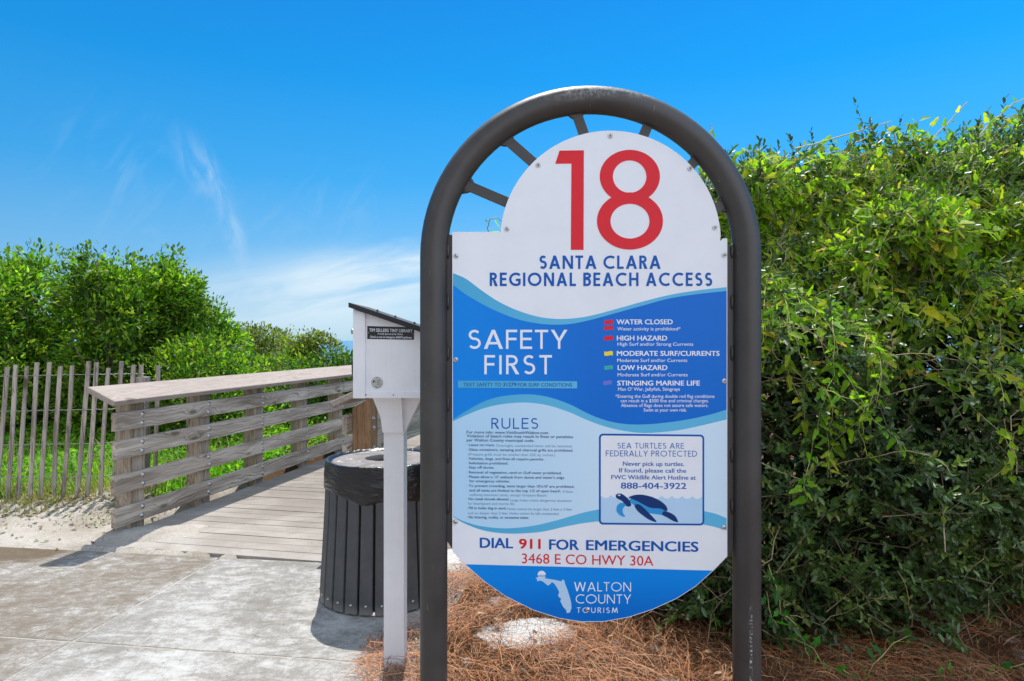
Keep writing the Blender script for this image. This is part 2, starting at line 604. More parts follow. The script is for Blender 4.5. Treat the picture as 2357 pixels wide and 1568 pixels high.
def fn_deck(t):
    p = t.pos()
    isl = t.new('ShaderNodeNewGeometry').outputs['Random Per Island']
    x, y, z = t.sep(t.obj())
    g = t.noise(t.comb(t.m('MULTIPLY', x, 3), t.m('MULTIPLY', y, 110), t.m('MULTIPLY', isl, 30)), 1.0, 4)
    n2 = t.noise(p, 2.3, 7, 0.65, 0.6)
    n3 = t.noise(p, 120, 3, 0.7)
    col = t.mix(t.ramp(g, [(0.3, 0), (0.7, 1)]), (0.195, 0.170, 0.144), (0.27, 0.238, 0.207))
    col = t.mix(1.0, col, t.ramp(isl, [(0, 0.9), (1, 1.1)]), 'MULTIPLY')
    near = smooth01(t, y, 1.5, -0.5)                      # sand trodden on to the first boards
    dust = t.m('ADD', t.ramp(n2, [(0.45, 0.0), (0.8, 0.5)]), t.m('MULTIPLY', near, t.m('MULTIPLY', n2, 0.75)), clamp=True)
    col = t.mix(dust, col, (0.46, 0.43, 0.39))
    col = t.mix(1.0, col, t.ramp(n3, [(0.25, 0.82), (0.7, 1.12)]), 'MULTIPLY')
    return princ(t, col, 0.85, 0, 0.2, t.bump(t.m('ADD', g, n3), 0.25, 0.003))


def fn_white_paint(t):
    p = t.obj()
    x, y, z = t.sep(p)
    g = t.noise(t.comb(t.m('MULTIPLY', x, 160), t.m('MULTIPLY', y, 160), t.m('MULTIPLY', z, 4)), 1.0, 4)
    n = t.noise(p, 5, 5, 0.6)
    col = t.mix(t.ramp(n, [(0.3, 0), (0.75, 1)]), (0.80, 0.815, 0.84), (0.90, 0.915, 0.94))
    col = t.mix(1.0, col, t.ramp(g, [(0.2, 0.95), (0.55, 1.0)]), 'MULTIPLY')
    chip = t.noise(t.comb(t.m('MULTIPLY', x, 60), t.m('MULTIPLY', y, 60), t.m('MULTIPLY', z, 9)), 1.0, 4, 0.6, 0.4)
    low = smooth01(t, z, 0.35, 0.0)
    col = t.mix(t.ramp(chip, [(0.755, 0.0), (0.775, 1.0)]), col, (0.16, 0.13, 0.11))
    col = t.mix(t.m('MULTIPLY', low, 0.25), col, (0.42, 0.36, 0.29))
    return princ(t, col, 0.5, 0, 0.4, t.bump(g, 0.25, 0.002))


def fn_pipe(t):
    p = t.obj()
    n = t.noise(p, 7, 6, 0.6)
    sx = t.noise(t.vm('MULTIPLY', p, (90, 90, 7)), 1.0, 3, 0.6, 0.6)
    col = t.mix(t.ramp(n, [(0.3, 0), (0.75, 1)]), (0.034, 0.031, 0.029), (0.062, 0.056, 0.052))
    col = t.mix(t.ramp(sx, [(0.70, 0.0), (0.73, 0.6)]), col, (0.25, 0.24, 0.23))
    x, y, z = t.sep(p)
    top = smooth01(t, t.m('ADD', z, t.m('MULTIPLY', n, 0.05)), 2.255, 2.30)
    col = t.mix(t.m('MULTIPLY', top, t.ramp(t.noise(p, 60, 4, 0.7), [(0.45, 0), (0.62, 0.7)])), col, (0.32, 0.31, 0.29))
    streak = t.m('MULTIPLY', smooth01(t, t.m('ABSOLUTE', t.m('SUBTRACT', x, 0.519)), 0.006, 0.002), smooth01(t, z, 0.62, 0.5))
    col = t.mix(t.m('MULTIPLY', streak, t.ramp(t.noise(p, 90, 4, 0.7), [(0.5, 0), (0.58, 0.9)])), col, (0.5, 0.5, 0.48))
    return princ(t, col, t.ramp(n, [(0.2, 0.38), (0.8, 0.58)]), 0, 0.5, t.bump(t.noise(p, 35, 4), 0.06, 0.003))


def fn_print(c1, c2=None, x0=0, x1=1, axis=0, rough=0.38):
    """printed vinyl, optionally a printed gradient from c1 to c2 along an axis of the panel"""
    def fn(t):
        if c2 is None:
            col = c1
            n = t.noise(t.obj(), 9, 4)
            col = t.mix(1.0, (*c1, 1), t.ramp(n, [(0.3, 0.965), (0.7, 1.02)]), 'MULTIPLY')
        else:
            v = t.sep(t.obj())[axis]
            col = t.mix(smooth01(t, v, x0, x1), c1, c2)
        return princ(t, col, rough, 0, 0.22)
    return fn


def fn_liner(t):
    p = t.obj()
    w = t.noise(t.vm('MULTIPLY', p, (4, 4, 12)), 1.0, 2, 0.45, 1.8)
    w2 = t.noise(t.vm('MULTIPLY', p, (1, 1, 2.4)), 9, 2, 0.5, 1.8)
    h = t.m('ADD', w, t.m('MULTIPLY', w2, 0.5))
    return princ(t, (0.011, 0.011, 0.012), 0.3, 0, 0.5, t.bump(h, 0.45, 0.03))


def fn_slat(t):
    p = t.obj()
    n = t.noise(p, 14, 5, 0.6)
    g = t.noise(t.vm('MULTIPLY', p, (120, 120, 5)), 1.0, 3)
    col = t.mix(t.ramp(n, [(0.3, 0), (0.75, 1)]), (0.060, 0.062, 0.066), (0.088, 0.091, 0.096))
    z = t.sep(p)[2]
    low = smooth01(t, t.m('ADD', z, t.m('MULTIPLY', n, 0.06)), 0.11, 0.02)
    col = t.mix(t.m('MULTIPLY', low, 0.6), col, (0.30, 0.28, 0.25))
    return princ(t, col, 0.55, 0, 0.4, t.bump(g, 0.15, 0.002))


def fn_lid(t):
    p = t.obj()
    n = t.noise(p, 9, 7, 0.7, 0.8)
    col = t.mix(t.ramp(n, [(0.38, 0), (0.68, 1)]), (0.15, 0.132, 0.122), (0.27, 0.245, 0.23))
    col = t.mix(t.ramp(t.noise(p, 16, 6, 0.7), [(0.6, 0), (0.68, 0.9)]), col, (0.6, 0.58, 0.55))
    return princ(t, col, 0.8, 0, 0.3, t.bump(n, 0.2, 0.004))


def fn_straw(t):
    a = t.new('ShaderNodeAttribute', attribute_name='col')
    return princ(t, a.outputs['Color'], 0.6, 0, 0.3)


def fn_sea(t):
    p = t.pos()
    n = t.noise(t.vm('MULTIPLY', p, (0.02, 0.06, 1)), 1.0, 5)
    col = t.mix(n, (0.02, 0.12, 0.22), (0.03, 0.19, 0.32))
    return princ(t, col, 0.25, 0, 0.4, t.bump(t.noise(t.vm('MULTIPLY', p, (0.3, 0.9, 1)), 1.0, 5), 0.5, 0.3))


M = {}
M['ground'] = material('ground', fn_ground)
M['sand'] = material('sand', lambda t: (lambda c: princ(t, c[0], 0.95, 0, 0.15, c[1]))(f_sand(t)))
M['concrete'] = material('concrete', fn_concrete)
M['deck'] = material('deck', fn_deck)
M['wood'] = m_wood('weathered_wood', (0.58, 0.495, 0.40), (0.20, 0.15, 0.105), stain=0.65)
M['wood_cap'] = m_wood('cap_wood', (0.38, 0.315, 0.27), (0.28, 0.23, 0.195), stain=0.25)
M['wood_post'] = m_wood('post_wood', (0.45, 0.37, 0.28), (0.20, 0.15, 0.105), axis='z')
M['wood_new'] = m_wood('brown_post_wood', (0.32, 0.19, 0.10), (0.17, 0.09, 0.045), axis='z', stain=0.2)
M['wood_picket'] = m_wood('picket_wood', (0.44, 0.385, 0.33), (0.13, 0.10, 0.08), axis='z', gscale=0.8)
M['white'] = material('white_paint', fn_white_paint)
M['pipe'] = material('dark_pipe', fn_pipe)
M['steel'] = m_plain('galvanised_steel', (0.42, 0.40, 0.37), 0.35, 1.0, var=0.15)
M['wire'] = m_plain('wire', (0.30, 0.29, 0.28), 0.55, 0.7)
M['liner'] = material('black_liner', fn_liner)
M['slat'] = material('slat_plastic', fn_slat)
M['lid'] = material('lid', fn_lid)
M['dark'] = m_plain('dark_inside', (0.012, 0.012, 0.012), 0.8)
M['roof'] = m_plain('roofing', (0.022, 0.025, 0.03), 0.75, var=0.25, vscale=60, bump=0.4)
M['black'] = m_plain('black_plate', (0.012, 0.012, 0.013), 0.4)
M['sea'] = material('sea', fn_sea)
M['straw'] = material('pine_straw', fn_straw)
M['bark'] = m_plain('bark', (0.13, 0.10, 0.075), 0.9, var=0.4, vscale=40, bump=0.5)
M['twig'] = m_plain('twig', (0.21, 0.16, 0.10), 0.8, var=0.3, vscale=60)
M['vine_stem'] = m_plain('vine_stem', (0.46, 0.43, 0.17), 0.6, var=0.3, vscale=30)
M['leaf'] = m_leaf('shrub_leaf', 0.52, 0.42, 0.28)
M['leaf_gloss'] = m_leaf('hedge_leaf', 0.40, 0.20, 0.5)
M['leaf_vine'] = m_leaf('vine_leaf', 0.55, 0.48, 0.22)
M['leaf_grass'] = m_leaf('grass_leaf', 0.5, 0.35, 0.3)

# ------------------------------------------------------------------ ground, water, path, deck
RAIL_ANG = R(11.5)
UY = Vector((math.sin(RAIL_ANG), math.cos(RAIL_ANG), 0))
UX = Vector((math.cos(RAIL_ANG), -math.sin(RAIL_ANG), 0))
E_L = Vector((-2.92, 4.79, 0))                     # near end of the left railing boards
SA = R(8.0)
SO = Vector((-2.12, 3.14, 0))                      # where the joints of the slabs cross
SU = Vector((math.cos(SA), -math.sin(SA), 0))
SV = Vector((math.sin(SA), math.cos(SA), 0))


def rail_xy(x, y):
    d = Vector((x, y, 0)) - E_L
    return d.dot(UX), d.dot(UY)


def slab_uv(x, y):
    d = Vector((x, y, 0)) - SO
    return d.dot(SU), d.dot(SV)


def sstep(a, b, x):
    t = min(1, max(0, (x - a) / (b - a)))
    return t * t * (3 - 2 * t)


def ground_z(x, y):
    u, v = slab_uv(x, y)
    rx, ry = rail_xy(x, y)
    nz = fnoise((x, y), 1.3, 3.0) * 0.5 + fnoise((x, y), 4.0, 9.0) * 0.25
    z = 0.012 + 0.03 * nz
    # sunk under the slabs and the deck
    in_slab = sstep(1.82, 1.74, u) * sstep(1.262, 1.23, v) * (1 if y > -6 else 0)
    in_deck = sstep(-0.16, -0.02, rx) * sstep(1.84, 1.76, rx) * sstep(-0.19, -0.13, ry)
    s = max(in_slab, in_deck)
    # sand heaped by the fence, the straw bed a little proud of the path
    crack = sstep(1.222, 1.232, v) * sstep(1.275, 1.262, v) * sstep(-1.25, -1.0, u) * sstep(1.9, 1.7, u)
    z += (0.05 + .05 * nz + .03 * fnoise((x, y), 9.0, 4)) * sstep(-2.9, -3.4, x) * sstep(4.5, 5.3, y)
    z += 0.04 * sstep(-0.5, 0.3, x) * sstep(6.5, 5.0, y)
    z += 0.10 * sstep(6.2, 9.0, y)
    z = z * (1 - s) + (-0.0035 + 0.002 * nz if in_slab >= in_deck else -0.07) * s
    z -= 0.06 * crack
    z -= 9.0 * sstep(26, 90, y)
    return z


def axis_pts(segs):
    out = []
    for a, b, st in segs:
        n = max(1, int(round((b - a) / st)))
        out += [a + (b - a) * i / n for i in range(n)]
    out.append(segs[-1][1])
    return out


xs = axis_pts([(-160, -30, 10), (-30, -6, 1.5), (-6, -4.2, 0.15), (-4.2, 0.6, 0.04), (0.6, 4, 0.12), (4, 12, 1), (12, 160, 10)])
ys = axis_pts([(-12, -2, 1.5), (-2, 2, 0.25), (2, 6.2, 0.04), (6.2, 12, 0.25), (12, 30, 1.5), (30, 110, 5)])
gv = np.array([(x, y, ground_z(x, y)) for y in ys for x in xs])
nx = len(xs)
gq = np.array([(j * nx + i, j * nx + i + 1, (j + 1) * nx + i + 1, (j + 1) * nx + i) for j in range(len(ys) - 1) for i in range(nx - 1)])
g_o = np_mesh('ground', gv, gq, M['ground'], smooth=True)
tag(g_o, 'white sand and leaf litter ground around the path', 'ground', kind='structure')

mb = MB()
mb.add([(-30000, 45, -4.5), (30000, 45, -4.5), (30000, 40000, -4.5), (-30000, 40000, -4.5)], [(0, 1, 2, 3)])
tag(mb.build('sea', M['sea']), 'strip of blue sea at the horizon beyond the dune shrubs', 'sea', kind='structure')

mb = MB()
g = 0.006
rows = [(-6.5, -4.8), (-4.8, -3.2), (-3.2, -1.6), (-1.6, 0), (0, 1.235)]
for (u0, u1) in ((-5.1, -2.95), (-2.95, 0), (0, 1.74)):
    for (v0, v1) in rows:
        Mx = Matrix.Translation(SO) @ Matrix.Rotation(-SA, 4, 'Z')
        mb.box(u0 + g, u1 - g, v0 + g, v1 - g, -0.12, 0.0, bevel=0.007, M=Mx)
tag(mb.build('concrete_path', M['concrete']), 'sand dusted concrete slab path before the boardwalk', 'path', kind='structure')

# boardwalk deck: planks across
deck = root('boardwalk', tuple(E_L), 'grey brown plank boardwalk leading between the two railings', 'boardwalk', rz=-RAIL_ANG)
deck['kind'] = 'structure'
mb = MB()
y = -0.17
rr = random.Random(3)
while y < 22:
    mb.box(-0.03, 1.74, y, y + 0.132, -0.034 + rr.uniform(-.001, .001), 0.002 + rr.uniform(-0.0015, 0.0015), bevel=0.004)
    y += 0.1385
mb.build('planks', M['deck'], deck, local=True)
mb = MB()
for x in (0.0, 0.85, 1.69):
    mb.box(x - .02, x + .02, -0.3, 22, -0.2, -0.04)
mb.build('joist', M['wood'], deck, local=True)

# sand blown over the start of the deck and round the foot of the bin
def drift(name, cx, cy, rx, ry, h, label, seed, rot=0.0, mat='sand'):
    n, k = 40, 14
    vs, fs = [], []
    c_, s_ = math.cos(rot), math.sin(rot)
    for i in range(k + 1):
        for j in range(n):
            a = 2 * math.pi * j / n
            wob = 1 + 0.30 * fnoise((math.cos(a) * 1.6 + seed, math.sin(a) * 1.6), 1.0, seed) + 0.12 * fnoise((math.cos(a) * 5, math.sin(a) * 5 + seed), 1.0, 2.0)
            r = i / k * wob
            x0, y0 = r * rx * math.cos(a), r * ry * math.sin(a)
            x, y = cx + x0 * c_ - y0 * s_, cy + x0 * s_ + y0 * c_
            t = i / k
            z = h * (1 - t * t) ** 1.3 * (1 + 0.5 * fnoise((x, y), 9, 4.0)) - 0.006 * (t ** 6) + 0.0025
            vs.append((x, y, z))
    for i in range(k):
        for j in range(n):
            fs.append((i * n + j, i * n + (j + 1) % n, (i + 1) * n + (j + 1) % n, (i + 1) * n + j))
    m_ = MB()
    m_.add(vs, fs, 0, True)
    o = m_.build(name, M[mat])
    tag(o, label, 'sand', kind='structure')
    return o


drift('sand_drift', -2.72, 4.90, 0.42, 0.26, 0.03, 'white sand blown against the foot of the left railing', 2.0, 0.3)
# ------------------------------------------------------------------ lettering
def arc(cx, cy, rx, ry, a0, a1, n=28):
    return [(cx + rx * math.cos(R(a0 + (a1 - a0) * i / n)), cy + ry * math.sin(R(a0 + (a1 - a0) * i / n))) for i in range(n + 1)]


def glyph(ch, w):
    """geometric capital: (strokes, polygons, width) on a cap height of 1"""
    h = w / 2
    S, Po = [], []
    d = w * 1.12
    if ch == 'A':
        W = .78
        Po += [[(0, 0), (d, 0), (W / 2 + d * .45, 1), (W / 2 - d * .45, 1)], [(W, 0), (W - d, 0), (W / 2 - d * .45, 1), (W / 2 + d * .45, 1)]]
        S.append([(W * .16, .30), (W * .84, .30)])
    elif ch == 'B':
        W = .56
        S += [[(h, 0), (h, 1)]]
        S.append([(h, 1 - h), (.27, 1 - h)] + arc(.27, .765, .21, .235 - h, 90, -90, 18) + [(h, .53)])
        S.append([(h, .53), (.29, .53)] + arc(.29, .265 + h / 2, W - .29 - h, .265 - h / 2, 90, -90, 18)[1:] + [(h, h)])
    elif ch in 'CG':
        W = .80 if ch == 'C' else .84
        r = .5 - h
        S.append(arc(.5, .5, r, r, 52, 308, 40))
        if ch == 'G':
            S.pop()
            S.append(arc(.5, .5, r, r, 48, 360 - 46, 40))
            S.append([(.50, .46), (W, .46)])
            S.append([(W - h, .46 + h), (W - h, .18)])
    elif ch == 'D':
        W = .72
        S += [[(h, 0), (h, 1)], [(h, 1 - h), (.25, 1 - h)] + arc(.25, .5, W - .25 - h, .5 - h, 90, -90, 28)[1:] + [(h, h)]]
    elif ch in 'EF':
        W = .50 if ch == 'E' else .47
        S += [[(h, 0), (h, 1)], [(h, 1 - h), (W, 1 - h)], [(h, .52), (W * .94, .52)]]
        if ch == 'E': S.append([(h, h), (W, h)])
    elif ch == 'H':
        W = .68
        S += [[(h, 0), (h, 1)], [(W - h, 0), (W - h, 1)], [(h, .52), (W - h, .52)]]
    elif ch == 'I':
        W = w
        S += [[(h, 0), (h, 1)]]
    elif ch == 'L':
        W = .46
        S += [[(h, 0), (h, 1)], [(h, h), (W, h)]]
    elif ch == 'N':
        W = .74
        S += [[(h, 0), (h, 1)], [(W - h, 0), (W - h, 1)]]
        Po.append([(0, 1), (d, 1), (W, 0), (W - d, 0)])
    elif ch == 'M':
        W = .90
        Po += [[(0, 0), (w, 0), (.12 + w, 1), (.12, 1)], [(W, 0), (W - w, 0), (W - .12 - w, 1), (W - .12, 1)],
               [(.12, 1), (.12 + d, 1), (W / 2 + d / 2, .1), (W / 2 - d / 2, .1)], [(W - .12, 1), (W - .12 - d, 1), (W / 2 - d / 2, .1), (W / 2 + d / 2, .1)]]
    elif ch == 'O':
        W = 1.0
        S.append(arc(.5, .5, .5 - h, .5 - h, 0, 360, 48))
    elif ch in 'PR':
        W = .52 if ch == 'P' else .56
        S += [[(h, 0), (h, 1)], [(h, 1 - h), (.26, 1 - h)] + arc(.26, .725, .50 - .26 - h + .02, .275 - h, 90, -90, 18)[1:] + [(h, .45 + h)]]
        if ch == 'R': Po.append([(.22, .45), (.22 + d, .45), (W + .02, 0), (W + .02 - d * 1.1, 0)])
    elif ch == 'S':
        W = .54
        r1, r2 = .235 - h / 2, .265 - h / 2
        c1, c2 = 1 - h - r1, h + r2
        S.append(arc(W / 2, c1, W / 2 - h - .02, r1, 35, 270, 26) + arc(W / 2, c2, W / 2 - h, r2, 90, -145, 26)[1:])
    elif ch == 'T':
        W = .54
        S += [[(0, 1 - h), (W, 1 - h)], [(W / 2, 0), (W / 2, 1)]]
    elif ch == 'U':
        W = .66
        r = W / 2 - h
        S.append([(h, 1), (h, h + r)] + arc(W / 2, h + r, r, r, 180, 360, 26)[1:] + [(W - h, 1)])
    elif ch == 'W':
        W = 1.10
        q = W / 4
        for a, b in (((0, 1), (q, 0)), ((2 * q, 1), (q, 0)), ((2 * q, 1), (3 * q, 0)), ((4 * q, 1), (3 * q, 0))):
            ax, bx = a[0], b[0]
            ax = min(max(ax, d / 2), W - d / 2)
            Po.append([(ax - d / 2, 1), (ax + d / 2, 1), (bx + d / 2, 0), (bx - d / 2, 0)])
    elif ch == 'Y':
        W = .68
        Po += [[(0, 1), (d, 1), (W / 2 + h, .42), (W / 2 - h, .42)], [(W, 1), (W - d, 1), (W / 2 - h, .42), (W / 2 + h, .42)]]
        S.append([(W / 2, 0), (W / 2, .43)])
    else:
        W = .30
    return S, Po, W


def strip(pts, w, aspect=1.0, closed=False):
    """flat strip along a polyline; aspect = x scale, so that strokes keep one width"""
    pts = [Vector((p[0] * aspect, p[1])) for p in pts]
    n = len(pts)
    L, Rr = [], []
    for i in range(n):
        a = pts[i] - pts[i - 1] if i > 0 else pts[1] - pts[0]
        b = pts[i + 1] - pts[i] if i < n - 1 else pts[-1] - pts[-2]
        if i == 0 and (pts[0] - pts[-1]).length < 1e-6: a = pts[-1] - pts[-2]
        if i == n - 1 and (pts[0] - pts[-1]).length < 1e-6: b = pts[1] - pts[0]
        a.normalize()
        b.normalize()
        na, nb = Vector((-a.y, a.x)), Vector((-b.y, b.x))
        m = na + nb
        if m.length < 1e-6: m = na
        m.normalize()
        k = min(1.6, 1.0 / max(0.3, m.dot(na)))
        L.append(pts[i] + m * (w / 2 * k))
        Rr.append(pts[i] - m * (w / 2 * k))
    return L, Rr


def caps_text(mb, s, w, x0, x1, y0, y1, to3d, layer, slope=0.0, gap=0.16, space=0.42, mi=0):
    """geometric capitals fitted to x0..x1 and baseline y1, top y0 (picture units; y down)"""
    glyphs = []
    x = 0
    for ch in s:
        if ch == ' ':
            x += space
            continue
        S, Po, W = glyph(ch, w)
        glyphs.append((x, S, Po))
        x += W + gap
    tot = x - gap
    sy = (y1 - y0)
    sx = (x1 - x0) / tot
    asp = sx / sy
    q = 0
    def tr(p, q):
        X = x0 + p[0] * sy
        Yp = y1 - p[1] * sy + slope * (X - x0)
        return to3d(X, Yp, layer + q * 0.06)
    for gx, S, Po in glyphs:
        q = 0
        for st in S:
            st = [(gx + p[0], p[1]) for p in st]
            L, Rr = strip(st, w, asp)
            vs = [tr(p, q) for p in L] + [tr(p, q) for p in Rr]
            n = len(L)
            mb.add(vs, [(i, i + 1, n + i + 1, n + i) for i in range(n - 1)], mi)
            q += 1
        for po in Po:
            mb.add([tr(((gx + p[0]) * asp, p[1]), q) for p in po], [tuple(range(len(po)))], mi)
            q += 1


_fonts = {}


def font_mesh(s, off, spacing=1.0):
    cu = bpy.data.curves.new('t', 'FONT')
    cu.body = s
    cu.size = 1
    cu.offset = off
    cu.space_character = spacing
    cu.resolution_u = 3
    cu.fill_mode = 'FRONT'
    o = bpy.data.objects.new('t', cu)
    C.objects.link(o)
    dg = bpy.context.evaluated_depsgraph_get()
    me = bpy.data.meshes.new_from_object(o.evaluated_get(dg))
    v = [(a.co.x, a.co.y) for a in me.vertices]
    f = [tuple(p.vertices) for p in me.polygons]
    bpy.data.objects.remove(o)
    bpy.data.curves.remove(cu)
    bpy.data.meshes.remove(me)
    return v, f


_cap = font_mesh('H', 0)[0]
CAP = max(p[1] for p in _cap) - min(p[1] for p in _cap)


def font_text(mb, s, x0, x1, base, cap, to3d, layer, off=0.0, slope=0.0, mi=0, shear=0.0):
    """off: half of the extra stroke width of a bold cut, in em; struck several times side by side"""
    v, f = font_mesh(s, 0.0)
    ax, bx = min(p[0] for p in v), max(p[0] for p in v)
    off = max(0, off)
    ky = cap / CAP
    em = off * ky
    kx = (x1 - x0 - 2 * em) / (bx - ax)
    sh = [(0, 0)] if em == 0 else [(-em, -em * .4), (em, -em * .4), (-em, em * .4), (em, em * .4), (0, 0)]
    for q, (dx, dy) in enumerate(sh):
        vs = []
        for p in v:
            X = x0 + em + (p[0] - ax) * kx + shear * p[1] * ky + dx
            vs.append(to3d(X, base - p[1] * ky + slope * (X - x0) + dy, layer + q * .05))
        mb.add(vs, f, mi)


def poly_flat(mb, pts, to3d, layer, mi=0):
    tri = tessellate_polygon([[Vector((p[0], p[1], 0)) for p in pts]])
    mb.add([to3d(p[0], p[1], layer) for p in pts], [tuple(t) for t in tri], mi)


def curve_y(pts, x):
    """smooth curve through points (Catmull-Rom slopes) at x"""
    n = len(pts)
    i = 0
    while i < n - 2 and x > pts[i + 1][0]: i += 1
    p0, p1 = pts[i], pts[i + 1]
    def sl(k):
        a, b = pts[max(k - 1, 0)], pts[min(k + 1, n - 1)]
        return (b[1] - a[1]) / (b[0] - a[0])
    hh = p1[0] - p0[0]
    t = (x - p0[0]) / hh
    m0, m1 = sl(i) * hh, sl(i + 1) * hh
    return (2 * t ** 3 - 3 * t ** 2 + 1) * p0[1] + (t ** 3 - 2 * t ** 2 + t) * m0 + (-2 * t ** 3 + 3 * t ** 2) * p1[1] + (t ** 3 - t ** 2) * m1


def band(mb, top, bot, x0, x1, to3d, layer, mi=0, n=90):
    xs_ = [x0 + (x1 - x0) * i / n for i in range(n + 1)]
    a = [to3d(x, curve_y(top, x), layer) for x in xs_]
    b = [to3d(x, curve_y(bot, x), layer) for x in xs_]
    mb.add(a + b, [(i, i + 1, n + 2 + i, n + 1 + i) for i in range(n)], mi)


# ------------------------------------------------------------------ the sign
D = 2.16
SX0 = (1360 - CX) / F * D
sign = root('beach_access_sign', (SX0, D, 0), 'tall beach access sign with a big red 18 in a dark arched pipe frame', 'sign')


def sp(px, py, layer=0.0):
    return ((px - CX) / F * D, D - 0.0004 * layer, H - (py - CY) / F * D)


k = D / F
PR = 31.5 * k                                      # pipe radius
yc = D + 0.012
mb = MB()
xl, xr = (997.5 - CX) * k, (1722 - CX) * k
zc = H - (590 - CY) * k
rr_ = (xr - xl) / 2
xm = (xl + xr) / 2
pts = [(xl, yc, -0.3), (xl, yc, 0.1), (xl, yc, 0.6), (xl, yc, 1.2), (xl, yc, zc - 0.1)]
pts += [(xm - rr_ * math.cos(R(a)), yc, zc + rr_ * math.sin(R(a))) for a in range(0, 181, 4)]
pts += [(xr, yc, zc - 0.1), (xr, yc, 1.2), (xr, yc, 0.6), (xr, yc, 0.1), (xr, yc, -0.3)]
mb.tube(pts, [PR] * len(pts), 40)
frame = mb.build('pipe_frame', M['pipe'], sign)

# spokes of the sunburst between the arch and the panel
for (a, b) in (((1068, 422), (1178, 469)), ((1160, 313), (1240, 383)), ((1325, 250), (1349, 318)), ((1499, 272), (1476, 326)), ((1614, 356), (1570, 402)), ((1676, 466), (1640, 482))):
    mb = MB()
    A, B = Vector(sp(*a)), Vector(sp(*b))
    dv = (B - A).normalized()
    sv = Vector((-dv.z, 0, dv.x))
    def quad(A, B, w, y0, y1):
        c = [A + sv * w, B + sv * w, B - sv * w, A - sv * w]
        vs = [(v.x, y0, v.z) for v in c] + [(v.x, y1, v.z) for v in c]
        mb.add(vs, [(0, 1, 2, 3), (7, 6, 5, 4), (0, 4, 5, 1), (1, 5, 6, 2), (2, 6, 7, 3), (3, 7, 4, 0)])
    quad(A, B, 11.5 * k, D + 0.008, D + 0.018)
    # weld bead at the pipe
    for s in (-1, 1):
        mb.tube([A + sv * s * 20 * k + Vector((0, .013, 0)) + dv * 2 * k, A + sv * s * 12 * k + Vector((0, .013, 0)) + dv * 13 * k, A + sv * s * 9 * k + Vector((0, .013, 0)) + dv * 20 * k], [4 * k, 5 * k, 2 * k], 8)
    mb.build('spoke', M['pipe'], sign)

# side plates with weld beads
for (x0, x1, y0, y1, cut, wx) in ((1022, 1058, 541, 1262, 1238, 1031), (1660, 1696, 563, 1281, 1262, 1687)):
    mb = MB()
    if x0 < 1300:
        poly = [(x0, y0 - 6), (x1, y0 + 5), (x1, y1), (x1 - 17, y1 + 5), (x0, cut)]
    else:
        poly = [(x0, y0 + 4), (x1, y0), (x1, cut), (x0 + 14, y1 + 8), (x0, y1)]
    mb.prism([((p[0] - CX) * k, H - (p[1] - CY) * k) for p in poly], D + 0.010, D + 0.018)
    for wy in range(560, 1260, 118):
        mb.tube([((wx - CX) * k, D + 0.008, H - (wy + q - CY) * k) for q in (0, 8, 24, 34)], [1.5 * k, 4 * k, 4 * k, 1.5 * k], 8)
    mb.build('side_plate', M['pipe'], sign)

bottom = [(1041, 1268), (1055, 1284), (1070, 1299), (1116, 1340), (1163.5, 1373), (1229, 1405.6), (1287.6, 1424), (1338.7, 1432), (1390, 1431.5), (1448, 1421), (1503, 1403), (1558, 1378),
          (1601.5, 1350), (1641.7, 1314), (1674, 1281)]
dome = [(1405 + 254 * math.cos(R(a)), 555 - 254 * math.sin(R(a))) for a in np.linspace(3.5, 175.2, 60)]
outline = [(1674, 1281), (1674, 549), (1665, 549), (1657.5, 556)] + dome + [(1152, 534), (1041, 534)] + bottom[:-1]
mb = MB()
mb.prism([((p[0] - CX) * k, H - (p[1] - CY) * k) for p in outline], D, D + 0.005)
M['print_white'] = material('print_white', fn_print((0.79, 0.815, 0.86)))
M['print_edge'] = m_plain('panel_edge', (0.06, 0.06, 0.065), 0.6)
panel = mb.build('panel', [M['print_white']], sign)
mb = MB()
mb.prism([((p[0] - CX) * k * 1.0 + (p[0] - 1357) * 0.0012 * k, H - (p[1] - CY) * k - (p[1] - 900) * 0.001 * k) for p in outline], D + 0.0055, D + 0.0075)
mb.build('backing', M['print_edge'], sign)

blue_l, blue_r = (0.0, 0.235, 0.76), (0.0, 0.145, 0.60)
cyan_l, cyan_r = (0.075, 0.40, 0.66), (0.065, 0.36, 0.60)
pale_l, pale_r = (0.44, 0.68, 0.88), (0.60, 0.77, 0.90)
lx = lambda px: (px - 1360) * k
M['print_blue'] = material('print_blue', fn_print(blue_l, blue_r, lx(1040), lx(1420)))
M['print_blue2'] = material('print_blue2', fn_print((0.0, 0.24, 0.76), (0.0, 0.15, 0.58), H - (1310 - CY) * k, H - (1430 - CY) * k, axis=2))
M['print_cyan'] = material('print_cyan', fn_print(cyan_l, (0.11, 0.46, 0.72), lx(1040), lx(1330)))
M['print_pale'] = material('print_pale', fn_print(pale_l, pale_r, lx(1040), lx(1500)))
M['print_red'] = material('print_red', fn_print((0.70, 0.016, 0.028)))
M['print_navy'] = material('print_navy', fn_print((0.0, 0.095, 0.42)))
M['print_ink'] = material('print_ink', fn_print((0.006, 0.035, 0.16)))
M['print_slate'] = material('print_slate', fn_print((0.14, 0.22, 0.36)))
M['print_yellow'] = material('print_yellow', fn_print((0.85, 0.70, 0.02)))
M['print_teal'] = material('print_teal', fn_print((0.05, 0.42, 0.42)))
M['print_violet'] = material('print_violet', fn_print((0.14, 0.18, 0.62)))
M['print_mid'] = material('print_mid', fn_print((0.03, 0.30, 0.66)))
M['print_light'] = material('print_light', fn_print((0.46, 0.66, 0.86)))

